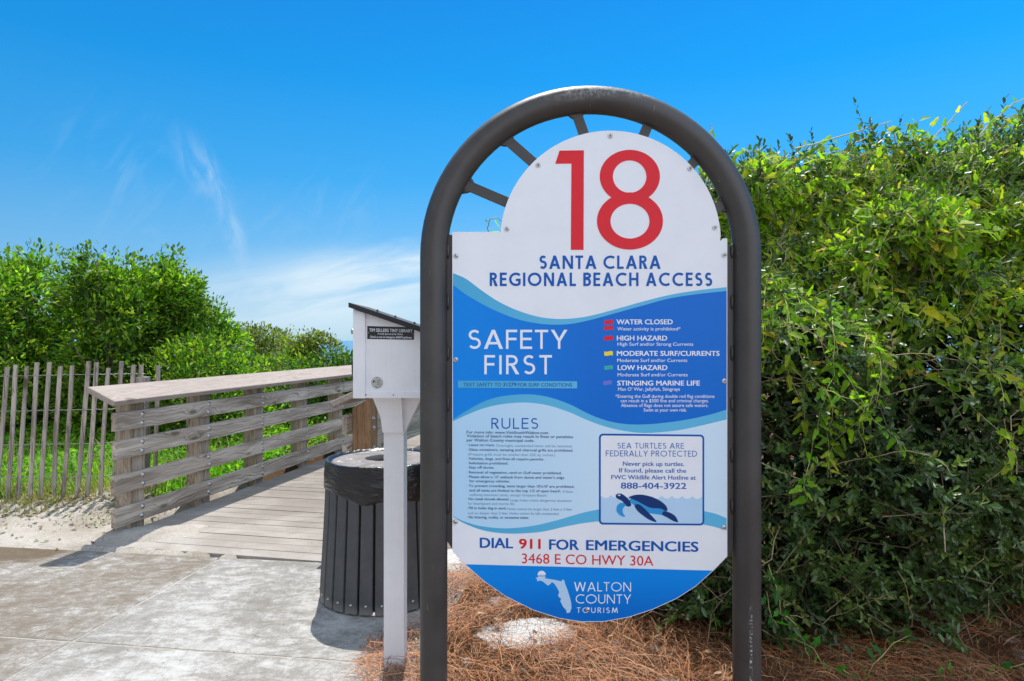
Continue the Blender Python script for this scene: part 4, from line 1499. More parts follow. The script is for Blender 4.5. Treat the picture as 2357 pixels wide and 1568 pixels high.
def railing(label, base, posts, side, spans, cap_spans, post_mat, wood):
    """side=+1: boards on the local +x face of the posts (walkway to the right), -1: mirrored"""
    global BOLT
    rt = root('boardwalk_railing', tuple(base), label, 'railing', rz=-RAIL_ANG, group='railings along the boardwalk')
    s = side
    for t in posts:
        m_ = MB()
        x0, x1 = sorted((-.042 * s, -.180 * s))
        poly = [(-.3, 0)]
        w = .069
        # top of the post cut to the slope of the cap
        za_, zb_ = (1.075 - .04, 1.000 - .04) if s > 0 else (1.000 - .04, 1.075 - .04)
        vs = [(x0, t - w, -.3), (x1, t - w, -.3), (x1, t + w, -.3), (x0, t + w, -.3), (x0, t - w, za_), (x1, t - w, zb_), (x1, t + w, zb_), (x0, t + w, za_)]
        bm = bmesh.new()
        bv = [bm.verts.new(v) for v in vs]
        for f in ((3, 2, 1, 0), (4, 5, 6, 7), (0, 1, 5, 4), (1, 2, 6, 5), (2, 3, 7, 6), (3, 0, 4, 7)):
            bm.faces.new([bv[i] for i in f])
        bmesh.ops.bevel(bm, geom=bm.edges[:], offset=.006, segments=2, profile=.6, affect='EDGES')
        m_.bm(bm)
        m_.build('post', post_mat, rt, local=True)
    rr = random.Random(int(base[0] * 100))
    for zc_ in (.845, .632, .376, .130):
        for (t0, t1) in spans:
            m_ = MB()
            x0, x1 = sorted((0, -.040 * s))
            jt = rr.uniform(-.012, .012) if t0 < .1 else 0
            hh = .069
            # a few cuts along the length so that the board is not dead straight
            nseg = 8
            vs, fs = [], []
            for i in range(nseg + 1):
                t = t0 + jt + .003 + (t1 - t0 - .006 - jt) * i / nseg
                wz = rr.uniform(-.003, .003)
                for (x, z) in ((x0, -hh), (x1, -hh), (x1, hh), (x0, hh)):
                    vs.append((x, t, zc_ + z + wz))
            for i in range(nseg):
                for j in range(4):
                    fs.append((i * 4 + j, i * 4 + (j + 1) % 4, (i + 1) * 4 + (j + 1) % 4, (i + 1) * 4 + j))
            fs += [(3, 2, 1, 0), tuple(range(nseg * 4, nseg * 4 + 4))]
            bm = bmesh.new()
            bv = [bm.verts.new(v) for v in vs]
            for f in fs: bm.faces.new([bv[i] for i in f])
            bm.edges.ensure_lookup_table()
            bmesh.ops.recalc_face_normals(bm, faces=bm.faces[:])
            eds = [e for e in bm.edges if abs((e.verts[0].co - e.verts[1].co).y) > .01 or abs(e.verts[0].co.y - t0 - jt - .003) < 1e-4]
            bmesh.ops.bevel(bm, geom=eds, offset=.005, segments=2, profile=.6, affect='EDGES')
            m_.bm(bm)
            b = m_.build('rail_board', wood, rt, local=True)
            for t in posts:
                if t0 - .02 < t < t1 + .02:
                    for dz in (-.034, .034):
                        if BOLT is None:
                            o = bolt_mesh().build('bolt', M['steel'], None)
                            o.parent = b
                            BOLT = o.data
                        else:
                            o = add_obj('bolt', BOLT, b)
                        if s > 0:
                            o.location = (0.0, t + rr.uniform(-.012, .012), zc_ + dz)
                        else:
                            o.location = (.180, t + rr.uniform(-.01, .01), zc_ + dz)
    for (t0, t1) in cap_spans:
        m_ = MB()
        th = .044
        xb_, zb_, xf, zf = -.150, 1.115, .085, 1.012
        ln = math.hypot(xf - xb_, zf - zb_)
        bm = bmesh.new()
        nseg = 5
        ring_ = [(xb_, zb_), (xf, zf), (xf - th * .47, zf - th * .88), (xb_ - th * .47, zb_ - th * .88)]
        vs = []
        for i in range(nseg + 1):
            t = t0 + (t1 - t0) * i / nseg
            for j, (x, z) in enumerate(ring_):
                e = 0
                vs.append(bm.verts.new((x * s, t, z)))
        for i in range(nseg):
            for j in range(4):
                bm.faces.new([vs[i * 4 + j], vs[i * 4 + (j + 1) % 4], vs[(i + 1) * 4 + (j + 1) % 4], vs[(i + 1) * 4 + j]])
        bm.faces.new(vs[:4])
        bm.faces.new(vs[-4:])
        bmesh.ops.recalc_face_normals(bm, faces=bm.faces[:])
        eds = [e for e in bm.edges if abs((e.verts[0].co - e.verts[1].co).y) > .01 or abs(e.verts[0].co.y - t0) < 1e-4]
        bmesh.ops.bevel(bm, geom=eds, offset=.009, segments=3, profile=.5, affect='EDGES')
        m_.bm(bm)
        m_.build('cap_rail', M['wood_cap'], rt, local=True)
    return rt


railing('weathered grey board railing beside the sand fence, its slanted cap in full view', E_L, [.27, 1.06, 1.90, 2.80, 3.70, 4.6, 5.6, 6.6, 7.7, 8.8, 9.9], +1,
        [(0, 3.70), (3.70, 7.7), (7.7, 11)], [(-.09, 2.9), (2.904, 6.6), (6.604, 11)], M['wood_post'], M['wood'])
base_r = E_L + UX * 1.70
railing('brown post railing behind the trash can and the white post', base_r, [.35, 2.3, 3.2, 4.1, 5.3, 6.5, 7.7], -1, [(.20, 4.1), (4.1, 7.8)], [(.18, 3.2), (3.204, 7.8)], M['wood_new'], M['wood'])

# ------------------------------------------------------------------ sand fence
fence = root('sand_fence', (-4.2, 5.77, 0), 'leaning grey picket sand fence strung on wires at the edge of the green', 'fence')
rf = random.Random(21)
tops = {}
xx = -7.6
i = 0
while xx < -3.2:
    yb = 5.77 + .03 * math.sin(xx * 2.1) + max(0, xx + 3.75) * .35
    lean = .085 + rf.uniform(-.03, .03) - max(0, xx + 3.8) * .09
    hgt = 1.205 + rf.uniform(-.035, .035)
    m_ = MB()
    bm = bmesh.new()
    bmesh.ops.create_cube(bm, size=1)
    for v in bm.verts:
        v.co = Vector((v.co.x * .036, v.co.y * .011, (v.co.z + .5) * (hgt + .12) - .12))
    bmesh.ops.subdivide_edges(bm, edges=[e for e in bm.edges if abs(e.verts[0].co.z - e.verts[1].co.z) > .1], cuts=6)
    bend = rf.uniform(-.012, .012)
    tw = rf.uniform(-.25, .25)
    for v in bm.verts:
        f = max(0, v.co.z) / 1.2
        x, y = v.co.x, v.co.y
        a = tw * f
        v.co.x = x * math.cos(a) - y * math.sin(a) + bend * math.sin(f * 3.1) + lean * f
        v.co.y = x * math.sin(a) + y * math.cos(a) + rf.uniform(-.0006, .0006)
    m_.bm(bm, 0, Matrix.Translation((xx + rf.uniform(-.012, .012), yb, ground_z(xx, yb) * 0 + .03)))
    m_.build('picket', M['wood_picket'], fence)
    xx += .100 + rf.uniform(-.008, .010)
    i += 1
for zw in (1.11, .80, .50, .21):
    for ph in (0, math.pi):
        m_ = MB()
        pts = []
        for q in range(0, 172):
            x = -7.65 + q * .025
            yb = 5.77 + .03 * math.sin(x * 2.1) + max(0, x + 3.75) * .35
            pts.append((x + .075 * zw / 1.2, yb + .011 * math.cos(x * 31.4 + ph), zw + .03 + .005 * math.sin(x * 120 + ph) - .012 * math.sin(x * 2.2)))
        m_.tube(pts, .0022, 5)
        m_.build('wire', M['wire'], fence)
m_ = MB()
m_.box(-3.40, -3.31, 5.88, 5.97, -.3, 1.12, bevel=.006)
m_.build('end_post', M['wood_picket'], fence)

# ------------------------------------------------------------------ plants
def tube_np(paths, n=4):
    V, Q = [], []
    b = 0
    for pts, r0, r1 in paths:
        m_ = MB()
        k_ = len(pts)
        m_.tube(pts, [r0 + (r1 - r0) * i / (k_ - 1) for i in range(k_)], n, caps=False)
        V.append(np.array([tuple(v) for v in m_.v]))
        Q.append(np.array(m_.f) + b)
        b += len(m_.v)
    return np.concatenate(V), np.concatenate(Q)


def wobble_path(a, b, n=6, w=.08):
    a, b = np.array(a, float), np.array(b, float)
    L = np.linalg.norm(b - a)
    out = []
    off = np.zeros(3)
    for i in range(n + 1):
        t = i / n
        off = off + RNG.normal(size=3) * w * L / n
        out.append(tuple(a + (b - a) * t + off * math.sin(t * math.pi) * 1.0))
    return out


def shrub(label, px, top, Y, hw, pal, n_leaf, size, name='dune_shrub', clumps=70, weights=None, low=0.12, depth=None, cat='shrub', ragged=1.0):
    """a shrub with stems, limbs and a crown of leaf clumps; px/top/hw give where its crown stands in the photograph"""
    cx = (px - CX) / F * Y
    zt = H - (top - CY) / F * Y
    rx = hw / F * Y
    ry = depth or rx * 1.0
    rt = root(name, (cx, Y, 0.05), label, cat, group='shrubs behind the fence')
    n_leaf = int(n_leaf * 1.25)
    size = size * 1.28
    zc_, rz_ = (zt + low) / 2, (zt - low) / 2
    cen = []
    while len(cen) < clumps:
        d = RNG.normal(size=3)
        d /= np.linalg.norm(d)
        r = RNG.uniform(.45, 1.05) ** .5
        p = d * r
        # flat-bottomed, wider in the lower half
        wide = 1.0 + .25 * max(0, -p[2])
        q = np.array([cx + p[0] * rx * wide, Y + p[1] * ry * wide, zc_ + p[2] * rz_])
        cen.append(q)
    cen = np.array(cen)
    # a few shoots poking out of the top
    ns = int(14 * ragged)
    sh = np.stack([cx + RNG.uniform(-.8, .8, ns) * rx, Y + RNG.uniform(-.6, .3, ns) * ry, np.zeros(ns)], 1)
    sh[:, 2] = zc_ + rz_ * np.sqrt(np.clip(1 - ((sh[:, 0] - cx) / rx) ** 2, .05, 1)) + RNG.uniform(-.15, .06, ns) * rz_
    cr = np.concatenate([RNG.uniform(.18, .46, clumps) * min(1.0, rx / .6 + .2), np.full(ns, .13)])
    cen = np.concatenate([cen, sh])
    w = cr ** 2
    ci = RNG.choice(len(cen), size=n_leaf, p=w / w.sum())
    d = rand_dirs(n_leaf)
    rad = np.where(RNG.uniform(size=n_leaf) < .84, RNG.uniform(.74, 1.04, n_leaf), RNG.uniform(.3, 1.18, n_leaf))
    pos = cen[ci] + d * (cr[ci] * rad)[:, None] * np.array([1.15, 1.15, .95])
    shoot = ci >= clumps
    pos[shoot, 2] += RNG.uniform(-.12, .16, shoot.sum())
    pos[:, 2] = np.maximum(pos[:, 2], .06)
    tip = unit(d + rand_dirs(n_leaf) * .8 + np.array([0, 0, .25]))
    nr = unit(d * .5 + rand_dirs(n_leaf) * .7 + np.array([0, 0, .8]))
    ln = size * RNG.uniform(.65, 1.25, n_leaf)
    cl_tone = 1 + RNG.normal(size=len(cen)) * .30
    cols = palette(n_leaf, pal, .16, weights) * np.clip(cl_tone, .45, 1.7)[ci][:, None]
    keep = np.array([fnoise(p, 1.9, cx) + .5 * fnoise(p, 4.5, 3.0) > -.13 for p in pos]) | (RNG.uniform(size=n_leaf) < .12)
    pos, tip, nr, ln, cols, ci = pos[keep], tip[keep], nr[keep], ln[keep], cols[keep], ci[keep]
    n_leaf = len(pos)
    leaves('crown', pos, tip, nr, ln, ln * RNG.uniform(.34, .5, n_leaf), OVAL, np.clip(cols, .003, .8), M['leaf'], rt)
    paths = []
    for s in range(4):
        b = (cx + RNG.uniform(-.15, .15), Y + RNG.uniform(-.15, .15), -.1)
        top_ = (cx + RNG.uniform(-.4, .4) * rx, Y + RNG.uniform(-.4, .4) * ry, zc_ + rz_ * .3)
        paths.append((wobble_path(b, top_, 8, .25), .035, .014))
    for q in range(0, len(cen), 2):
        b = (cx + (cen[q][0] - cx) * .25, Y + (cen[q][1] - Y) * .25, max(.1, cen[q][2] * .45))
        paths.append((wobble_path(b, cen[q], 5, .3), .012, .004))
    v, qd = tube_np(paths, 5)
    np_mesh('trunk', v, qd, M['bark'], rt, smooth=True)
    return rt


GREEN = [(.085, .19, .016), (.115, .25, .018), (.055, .13, .018), (.19, .31, .02), (.29, .37, .025)]
DEEP = [(.030, .085, .014), (.045, .12, .016), (.07, .16, .016), (.12, .20, .016)]
OLIVE = [(.13, .17, .03), (.17, .20, .03), (.10, .14, .025), (.21, .20, .05), (.07, .11, .022)]
shrub('leafy green shrub cut by the picture edge, at the far left', -45, 640, 8.6, 115, GREEN, 15000, .066, clumps=60)
shrub('tall bright green shrub with a small pointed top, above the sand fence', 86, 604, 9.4, 76, GREEN, 15000, .064, clumps=46)
shrub('broad bright green shrub, tallest, behind the near end of the railing', 258, 604, 9.0, 84, GREEN, 19000, .062, clumps=56)
shrub('rounded green shrub falling away towards the sea side of the tall ones', 392, 610, 9.6, 56, GREEN, 12500, .060, clumps=40)
shrub('dark shrub filling the dip between the two tall left shrubs', 172, 668, 10.8, 130, DEEP, 12000, .065, clumps=70)
shrub('dark shrub in the gap behind the tallest shrub', 335, 660, 10.8, 110, DEEP, 12000, .065, clumps=70)
shrub('small lively green shrub stepping down beside the tall ones', 490, 722, 10.2, 54, GREEN, 9000, .055, clumps=50)
shrub('low green shrub right behind the railing cap', 480, 810, 8.8, 100, GREEN, 9000, .055, clumps=50)
shrub('straggly olive shrub with thin twigs on its top', 575, 768, 13.0, 72, OLIVE, 9000, .058, clumps=55, ragged=2)
shrub('low olive shrub against the sea', 655, 782, 14.0, 60, OLIVE, 8000, .058, clumps=45)
shrub('yellowish green shrub beside the white book box', 722, 788, 11.5, 48, OLIVE + [(.2, .22, .02)], 11000, .055, clumps=60)
shrub('green shrub partly behind the white book box', 850, 832, 12.5, 80, OLIVE, 8000, .058, clumps=50)
shrub('low shrub seen between the railings', 640, 835, 10.5, 90, GREEN, 8000, .055, clumps=45)
shrub('low dark shrub seen under the railing cap beside the book box', 770, 848, 10.2, 75, DEEP, 7000, .055, clumps=45)
shrub('scrub beyond the end of the boardwalk behind the sign', 1010, 815, 15, 120, OLIVE, 7000, .065, clumps=50)

# ground cover behind the fence and the railing: grass and creeping leaves
def cover_region(n):
    out = []
    while len(out) < n:
        Y = 5.8 + (RNG.uniform() ** 1.4) * 5.5
        X = RNG.uniform(-.95 * Y, .25 * Y)
        rx, ry = rail_xy(X, Y)
        if -0.22 < rx < 1.95: continue
        if X < -3.2 and Y < 5.95 + .25 * fnoise((X, Y), 2.3, 1): continue
        if rx > 1.95 and Y < 5.2: continue
        out.append((X, Y))
    return np.array(out)


n = 42000
xy = cover_region(n)
hgt = np.array([max(0, .10 + .24 * fnoise((x, y), 1.1, 5) + .10 * fnoise((x, y), 4, 6)) + max(0, .16 * (y - 7.2)) * .5 for x, y in xy])
dense = np.array([fnoise((x, y), .9, 15) for x, y in xy])
edge = np.clip((xy[:, 1] - 5.85) / .8, .15, 1)
pos = np.column_stack([xy, .05 + hgt * edge * RNG.uniform(.3, 1.0, n)])
d = rand_dirs(n)
tip = unit(d * np.array([1, 1, .5]) + np.array([0, -.2, .1]))
nr = unit(rand_dirs(n) * .6 + np.array([0, -.1, 1]))
ln = RNG.uniform(.035, .085, n)
GC = [(.10, .30, .012), (.14, .36, .014), (.07, .22, .012), (.20, .38, .02), (.24, .34, .03)]
gc = tag(leaves('ground_cover', pos, tip, nr, ln, ln * RNG.uniform(.35, .6, n), OVAL, palette(n, GC, .2), M['leaf_vine'], None),
         'bright green creeping ground cover behind the fence and railing', 'ground cover', kind='stuff')


def grass_blades(name, xy, z0, hmin, hmax, pal, mat, label, lean=.5, width=.004, kind='stuff', parent=None):
    n_ = len(xy)
    a = RNG.uniform(0, 6.283, n_)
    h_ = RNG.uniform(hmin, hmax, n_)
    ln_ = RNG.uniform(.2, 1.0, n_) * lean
    dx, dy = np.cos(a), np.sin(a)
    sx, sy = -dy, dx
    V = np.zeros((n_, 8, 3))
    for i, t in enumerate((0, .4, .75, 1.0)):
        cx_ = xy[:, 0] + dx * ln_ * h_ * t ** 2
        cy_ = xy[:, 1] + dy * ln_ * h_ * t ** 2
        cz = z0 + h_ * (t - .25 * ln_ * t ** 2.2)
        w_ = width * (1 - t * .9)
        V[:, i * 2] = np.column_stack([cx_ + sx * w_, cy_ + sy * w_, cz])
        V[:, i * 2 + 1] = np.column_stack([cx_ - sx * w_, cy_ - sy * w_, cz])
    base_ = (np.arange(n_) * 8)[:, None, None]
    Q = (np.array([(0, 1, 3, 2), (2, 3, 5, 4), (4, 5, 7, 6)])[None] + base_).reshape(-1, 4)
    c = np.repeat(palette(n_, pal, .2), 8, axis=0)
    o = np_mesh(name, V.reshape(-1, 3), Q, mat, parent, c)
    if kind: tag(o, label, 'grass', kind=kind)
    return o


xy = cover_region(9000)
grass_blades('grass', xy, .03, .12, .42, GC + [(.3, .32, .08)], M['leaf_grass'], 'long light green grass among the ground cover', .9, .0045)
# dry runners and small weeds on the sand before the fence
xy = np.column_stack([RNG.uniform(-5.4, -3.10, 6500), 5.80 - np.abs(RNG.normal(size=6500)) * .33])
pk = np.array([fnoise((x, y), 3.2, 31) + .30 * (y - 5.55) for x, y in xy])
xy = xy[(pk > .02) & (RNG.uniform(size=len(pk)) < .42)]
grass_blades('weeds', xy, ground_z(-3.8, 5.6) - .01, .02, .10, [(.20, .20, .05), (.14, .25, .03), (.34, .26, .12), (.30, .22, .10)], M['leaf_grass'], 'sparse weeds and dry stalks at the foot of the sand fence', 1.3, .003)

n = 2600
xy = np.column_stack([RNG.uniform(-6.5, -3.2, n), 5.98 + RNG.normal(size=n) * .14])
grass_blades('dry_grass', xy, .05, .04, .20, [(.38, .27, .12), (.30, .20, .09), (.44, .34, .17), (.18, .22, .05)], M['leaf_grass'], 'dry tan grass along the line of the sand fence', 1.4, .003)
n = 2200
xy = np.column_stack([RNG.uniform(-5.4, -2.9, n), 5.75 - np.abs(RNG.normal(size=n)) * .42])
pos = np.column_stack([xy, [max(ground_z(x, y), 0) + .006 for x, y in xy]])
d = rand_dirs(n) * np.array([1, 1, .15])
ln = RNG.uniform(.012, .05, n)
tag(leaves('leaf_litter', pos, d, unit(rand_dirs(n) * .5 + np.array([0, 0, 1.0])), ln, ln * RNG.uniform(.12, .5, n), OVAL, palette(n, [(.20, .12, .05), (.30, .20, .09), (.12, .08, .05), (.10, .18, .03)], .2), M['leaf_grass'], None),
    'fallen leaves and bits of stalk scattered on the sand before the fence', 'leaf litter', kind='stuff')

# ------------------------------------------------------------------ pine straw
def straw_ok(x, y):
    u, v = slab_uv(x, y)
    e = fnoise((x, y), 2.2, 3) * .22 + fnoise((x, y), 7, 8) * .06
    if u < 1.47 + e * (1.0 if y < 3.3 else .5) + .12 * sstep(3.0, 3.5, y): return 0
    # bare white sand patches
    for (cx, cy, rx, ry) in ((.060, 3.15, .21, .16), (-.44, 4.25, .25, .22), (-.48, 3.45, .12, .20)):
        dd = ((x - cx) / rx) ** 2 + ((y - cy) / ry) ** 2 + fnoise((x, y), 8, 2) * 1.6 + fnoise((x, y), 22, 5) * .8
        if dd < 1: return .16
    if y > 4.4 + e: return .15
    if x > .9 and y > 2.75 + e: return .45
    return 1


pts = []
while len(pts) < 42000:
    Y = RNG.uniform(1.5, 4.9)
    X = RNG.uniform(-1.0, 3.6)
    if RNG.uniform() < straw_ok(X, Y): pts.append((X, Y))
xy = np.array(pts)
n = len(xy)
gz = np.array([max(0.0, ground_z(x, y)) for x, y in xy])
zz = gz + np.abs(RNG.normal(size=n)) * .022 + .004 + np.array([max(0, .025 * fnoise((x, y), 3, 40)) for x, y in xy])
field = np.array([fnoise((x, y), 1.6, 60) * 5 for x, y in xy])
a = field + RNG.normal(size=n) * 1.1
L = RNG.uniform(.07, .19, n)
curv = RNG.normal(size=n) * .7
tilt = RNG.normal(size=n) * .16
V = np.zeros((n, 8, 3))
for i, t in enumerate((-.5, -.17, .17, .5)):
    aa = a + curv * t
    cx_ = xy[:, 0] + np.cos(a + curv * t * .5) * L * t
    cy_ = xy[:, 1] + np.sin(a + curv * t * .5) * L * t
    cz = np.maximum(zz + tilt * L * t + .012 * (1 - 4 * t * t), gz + .002)
    w_ = .0009
    V[:, 2 * i] = np.column_stack([cx_ - np.sin(aa) * w_, cy_ + np.cos(aa) * w_, cz])
    V[:, 2 * i + 1] = np.column_stack([cx_ + np.sin(aa) * w_, cy_ - np.cos(aa) * w_, cz + w_ * .8])
Q = (np.array([(0, 1, 3, 2), (2, 3, 5, 4), (4, 5, 7, 6)])[None] + (np.arange(n) * 8)[:, None, None]).reshape(-1, 4)
STR = [(.36, .135, .045), (.42, .175, .065), (.24, .085, .028), (.48, .25, .125), (.13, .05, .022), (.26, .14, .08)]
n2 = 700
k_ = RNG.choice(n, n2)
d = rand_dirs(n2) * np.array([1, 1, .25])
ln2 = RNG.uniform(.015, .055, n2)
p2 = V[k_, 3] + np.array([0, 0, .006])
tag(leaves('leaf_litter', p2, d, unit(rand_dirs(n2) * .5 + np.array([0, 0, 1.0])), ln2, ln2 * RNG.uniform(.15, .5, n2), OVAL, palette(n2, [(.22, .11, .045), (.34, .20, .10), (.10, .06, .035), (.42, .30, .18)], .2), M['leaf_grass'], None),
    'brown fallen leaves lying on the pine straw', 'leaf litter', kind='stuff')
tag(np_mesh('pine_straw', V.reshape(-1, 3), Q, M['straw'], None, np.repeat(palette(n, STR, .2), 8, axis=0)), 'orange brown pine straw mulch lying under the sign and hedge', 'pine straw', kind='stuff')

# ------------------------------------------------------------------ hedge
def h_top(X):
    return float(np.interp(X, [.5, .7, .95, 1.15, 1.27, 1.46, 2.0, 2.35, 2.7, 3.0, 3.3, 4.2], [.9, 1.2, 1.9, 2.32, 2.46, 2.50, 2.59, 2.59, 2.53, 2.66, 2.84, 2.95]))


def h_front(X, z):
    zt = h_top(X)
    f = z / zt
    y = 2.93 - .02 * (X - 1.5)
    y += 1.2 * max(0, (f - .30) / .70) ** 1.5               # rounds back at the top
    y += .06 * max(0, (.30 - f) / .30) ** 1.5 + .75 * max(0, (X - 1.9)) * max(0, (.45 - f) / .45)   # undercut foot
    y += .9 * max(0, (1.15 - X) / .5) ** 2 * (.45 if f < .35 else 1)   # rounds away at the sign's side
    y += (.46 * fnoise((X, z), 1.5, 12) + .30 * fnoise((X, z), 3.4, 22)) * min(1.0, .35 + f * 2.2)
    return y


hedge = root('hedge', (2.0, 4.0, 0), 'dense dark green small-leaved hedge rising beside the sign', 'hedge')
tw_pos, tw_dir = [], []
while len(tw_pos) < 4500:
    X = RNG.uniform(.62, 3.75)
    zt = h_top(X)
    if RNG.uniform() < .80:
        z = zt * RNG.uniform(.0, 1.0)
        y = h_front(X, z)
        nrm_ = np.array([(-.5 if X < 1.2 else 0), -1, .15 + 1.3 * max(0, z / zt - .45)])
    else:
        y = h_front(X, zt) + RNG.uniform(0, 1.3)
        z = zt + .10 * fnoise((X, y), 2.5, 3)
        nrm_ = np.array([0, -.2, 1])
    dr = unit((nrm_ / np.linalg.norm(nrm_) + RNG.normal(size=3) * .55)[None])[0]
    tw_pos.append(np.array([X, y, z]) - dr * RNG.uniform(.02, .30))
    tw_dir.append(dr)
tw_pos, tw_dir = np.array(tw_pos), np.array(tw_dir)
LP, LT, LN, LL, LC = [], [], [], [], []
paths = []
HG = np.array([(.048, .092, .028), (.066, .122, .034), (.095, .165, .038), (.135, .21, .038), (.20, .25, .05)])
for p, dr in zip(tw_pos, tw_dir):
    Lt = RNG.uniform(.12, .30)
    m_ = int(Lt / .0145)
    sag = RNG.normal(size=3) * .25
    tt = np.linspace(.12, 1, m_)
    pts_ = p[None] + dr[None] * (tt * Lt)[:, None] + sag[None] * (tt ** 2 * Lt)[:, None] * .4
    ax = dr + sag * .5
    ax /= np.linalg.norm(ax)
    e1 = np.cross(ax, [0, 0, 1.0]); e1 /= np.linalg.norm(e1) + 1e-6
    e2 = np.cross(ax, e1)
    ph = np.arange(m_) * 2.4 + RNG.uniform(0, 6)
    rad_ = np.cos(ph)[:, None] * e1 + np.sin(ph)[:, None] * e2
    tp = unit(rad_ * .8 + ax[None] * (.55 + .7 * tt[:, None]) + RNG.normal(size=(m_, 3)) * .2)
    nn = unit(ax[None] * .8 - rad_ * .3 + np.array([0, -.1, .5]) + RNG.normal(size=(m_, 3)) * .25)
    LP.append(pts_); LT.append(tp); LN.append(nn)
    sz = RNG.uniform(.028, .046)
    LL.append(sz * RNG.uniform(.8, 1.2, m_))
    c = HG[RNG.choice(5, p=[.27, .30, .25, .13, .05])] * RNG.uniform(.8, 1.2)
    LC.append(np.clip(c[None] * (1 + RNG.normal(size=(m_, 1)) * .15), .004, 1))
    if RNG.uniform() < .5:
        paths.append(([tuple(p - dr * .1), tuple(pts_[m_ // 2]), tuple(pts_[-1])], .0028, .001))
LP, LT, LN, LL, LC = map(np.concatenate, (LP, LT, LN, LL, LC))
leaves('foliage', LP, LT, LN, LL, LL * RNG.uniform(.38, .5, len(LL)), OVAL, LC, M['leaf_gloss'], hedge)
# the inside of the hedge: leaves coloured dark for shade, packed to block light, and the limbs that carry it
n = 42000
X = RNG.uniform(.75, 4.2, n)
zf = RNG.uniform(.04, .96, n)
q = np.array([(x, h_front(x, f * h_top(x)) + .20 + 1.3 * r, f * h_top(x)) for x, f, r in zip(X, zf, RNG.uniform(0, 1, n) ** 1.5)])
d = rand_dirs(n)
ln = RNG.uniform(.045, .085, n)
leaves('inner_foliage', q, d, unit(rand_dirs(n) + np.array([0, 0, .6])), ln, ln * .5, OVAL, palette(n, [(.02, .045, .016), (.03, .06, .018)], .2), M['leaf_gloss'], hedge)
for s in range(26):
    bx_, by_ = RNG.uniform(1.0, 3.6), RNG.uniform(3.9, 4.7)
    tx = bx_ + RNG.normal() * .35
    paths.append((wobble_path((bx_, by_, -.05), (tx, h_front(tx, 1.6) + .35, RNG.uniform(.6, max(.9, h_top(tx) * .85))), 9, .35), .018, .006))
for s in range(330):                                    # bare twigs in the undercut foot
    bx_ = RNG.uniform(.7, 3.6)
    by_ = 3.35 + RNG.uniform(-.25, .6)
    paths.append((wobble_path((bx_, by_, RNG.uniform(.0, .5)), (bx_ + RNG.normal() * .35, by_ - RNG.uniform(-.1, .35), RNG.uniform(.05, .75)), 5, .5), .0030, .0012))
v, qd = tube_np(paths, 5)
np_mesh('branches', v, qd, M['twig'], hedge, smooth=True)
# long shoots standing out of the front and the top
paths = []
LP, LT, LN, LL = [], [], [], []
def shoot_on(pts, step, size, sparse=1.0, up=.4):
    P_ = np.array(pts)
    seg = np.linalg.norm(np.diff(P_, axis=0), axis=1)
    cum = np.concatenate([[0], np.cumsum(seg)])
    s_ = np.arange(.02, cum[-1], step)
    for i, s0 in enumerate(s_):
        if RNG.uniform() > sparse: continue
        p = np.array([np.interp(s0, cum, P_[:, j]) for j in range(3)])
        p2 = np.array([np.interp(min(s0 + .01, cum[-1]), cum, P_[:, j]) for j in range(3)])
        t_ = (p2 - p) / (np.linalg.norm(p2 - p) + 1e-9)
        sd = np.cross(t_, [0, -1.0, .3]); sd /= np.linalg.norm(sd) + 1e-9
        if i % 2: sd = -sd
        LP.append(p); LT.append(sd + t_ * .5 + RNG.normal(size=3) * .35 + np.array([0, -.2, up]))
        LN.append(np.array([0, -.6, .7]) + RNG.normal(size=3) * .35); LL.append(size * RNG.uniform(.7, 1.25))
for s in range(95):
    X = RNG.uniform(1.0, 3.3)
    z = h_top(X) * RNG.uniform(.08, .95)
    y = h_front(X, z)
    a = (X, y + .08, z)
    b = (X + RNG.normal() * .28, y - RNG.uniform(.02, .14), z + RNG.uniform(-.18, .30))
    pth = wobble_path(a, b, 6, .35)
    paths.append((pth, .0026, .0012))
    shoot_on(pth, .022, .036, .8)
for s in range(60):
    X = RNG.uniform(1.0, 3.3)
    f = 1 - .95 * RNG.uniform() ** 1.5
    a = RNG.uniform(0, 6.283)
    pth = []
    for i in range(9):
        z = f * h_top(X)
        pth.append((X, h_front(X, z) - .05 - RNG.uniform(0, .05), z))
        a += RNG.normal() * .45
        X += math.cos(a) * .06
        f = min(1.02, max(.02, f + math.sin(a) * .024))
    paths.append((pth, .0024, .0014))
    shoot_on(pth, .05, .034, .6)
cols = palette(len(LP), [(.10, .16, .03), (.10, .17, .03), (.15, .20, .04), (.20, .20, .05)], .15)
LL = np.array(LL)
leaves('shoot_leaves', np.array(LP), np.array(LT), unit(np.array(LN)), LL, LL * .42, OVAL, cols, M['leaf_gloss'], hedge)
v, qd = tube_np(paths, 5)
np_mesh('shoots', v, qd, m_plain('shoot_bark', (.42, .33, .19), .7, var=.3, vscale=40), hedge, smooth=True)

# ------------------------------------------------------------------ vines over the hedge
VG = [(.20, .35, .018), (.27, .43, .020), (.13, .25, .022), (.38, .48, .03), (.46, .46, .03), (.58, .44, .04)]
VW = [.24, .28, .17, .18, .09, .04]


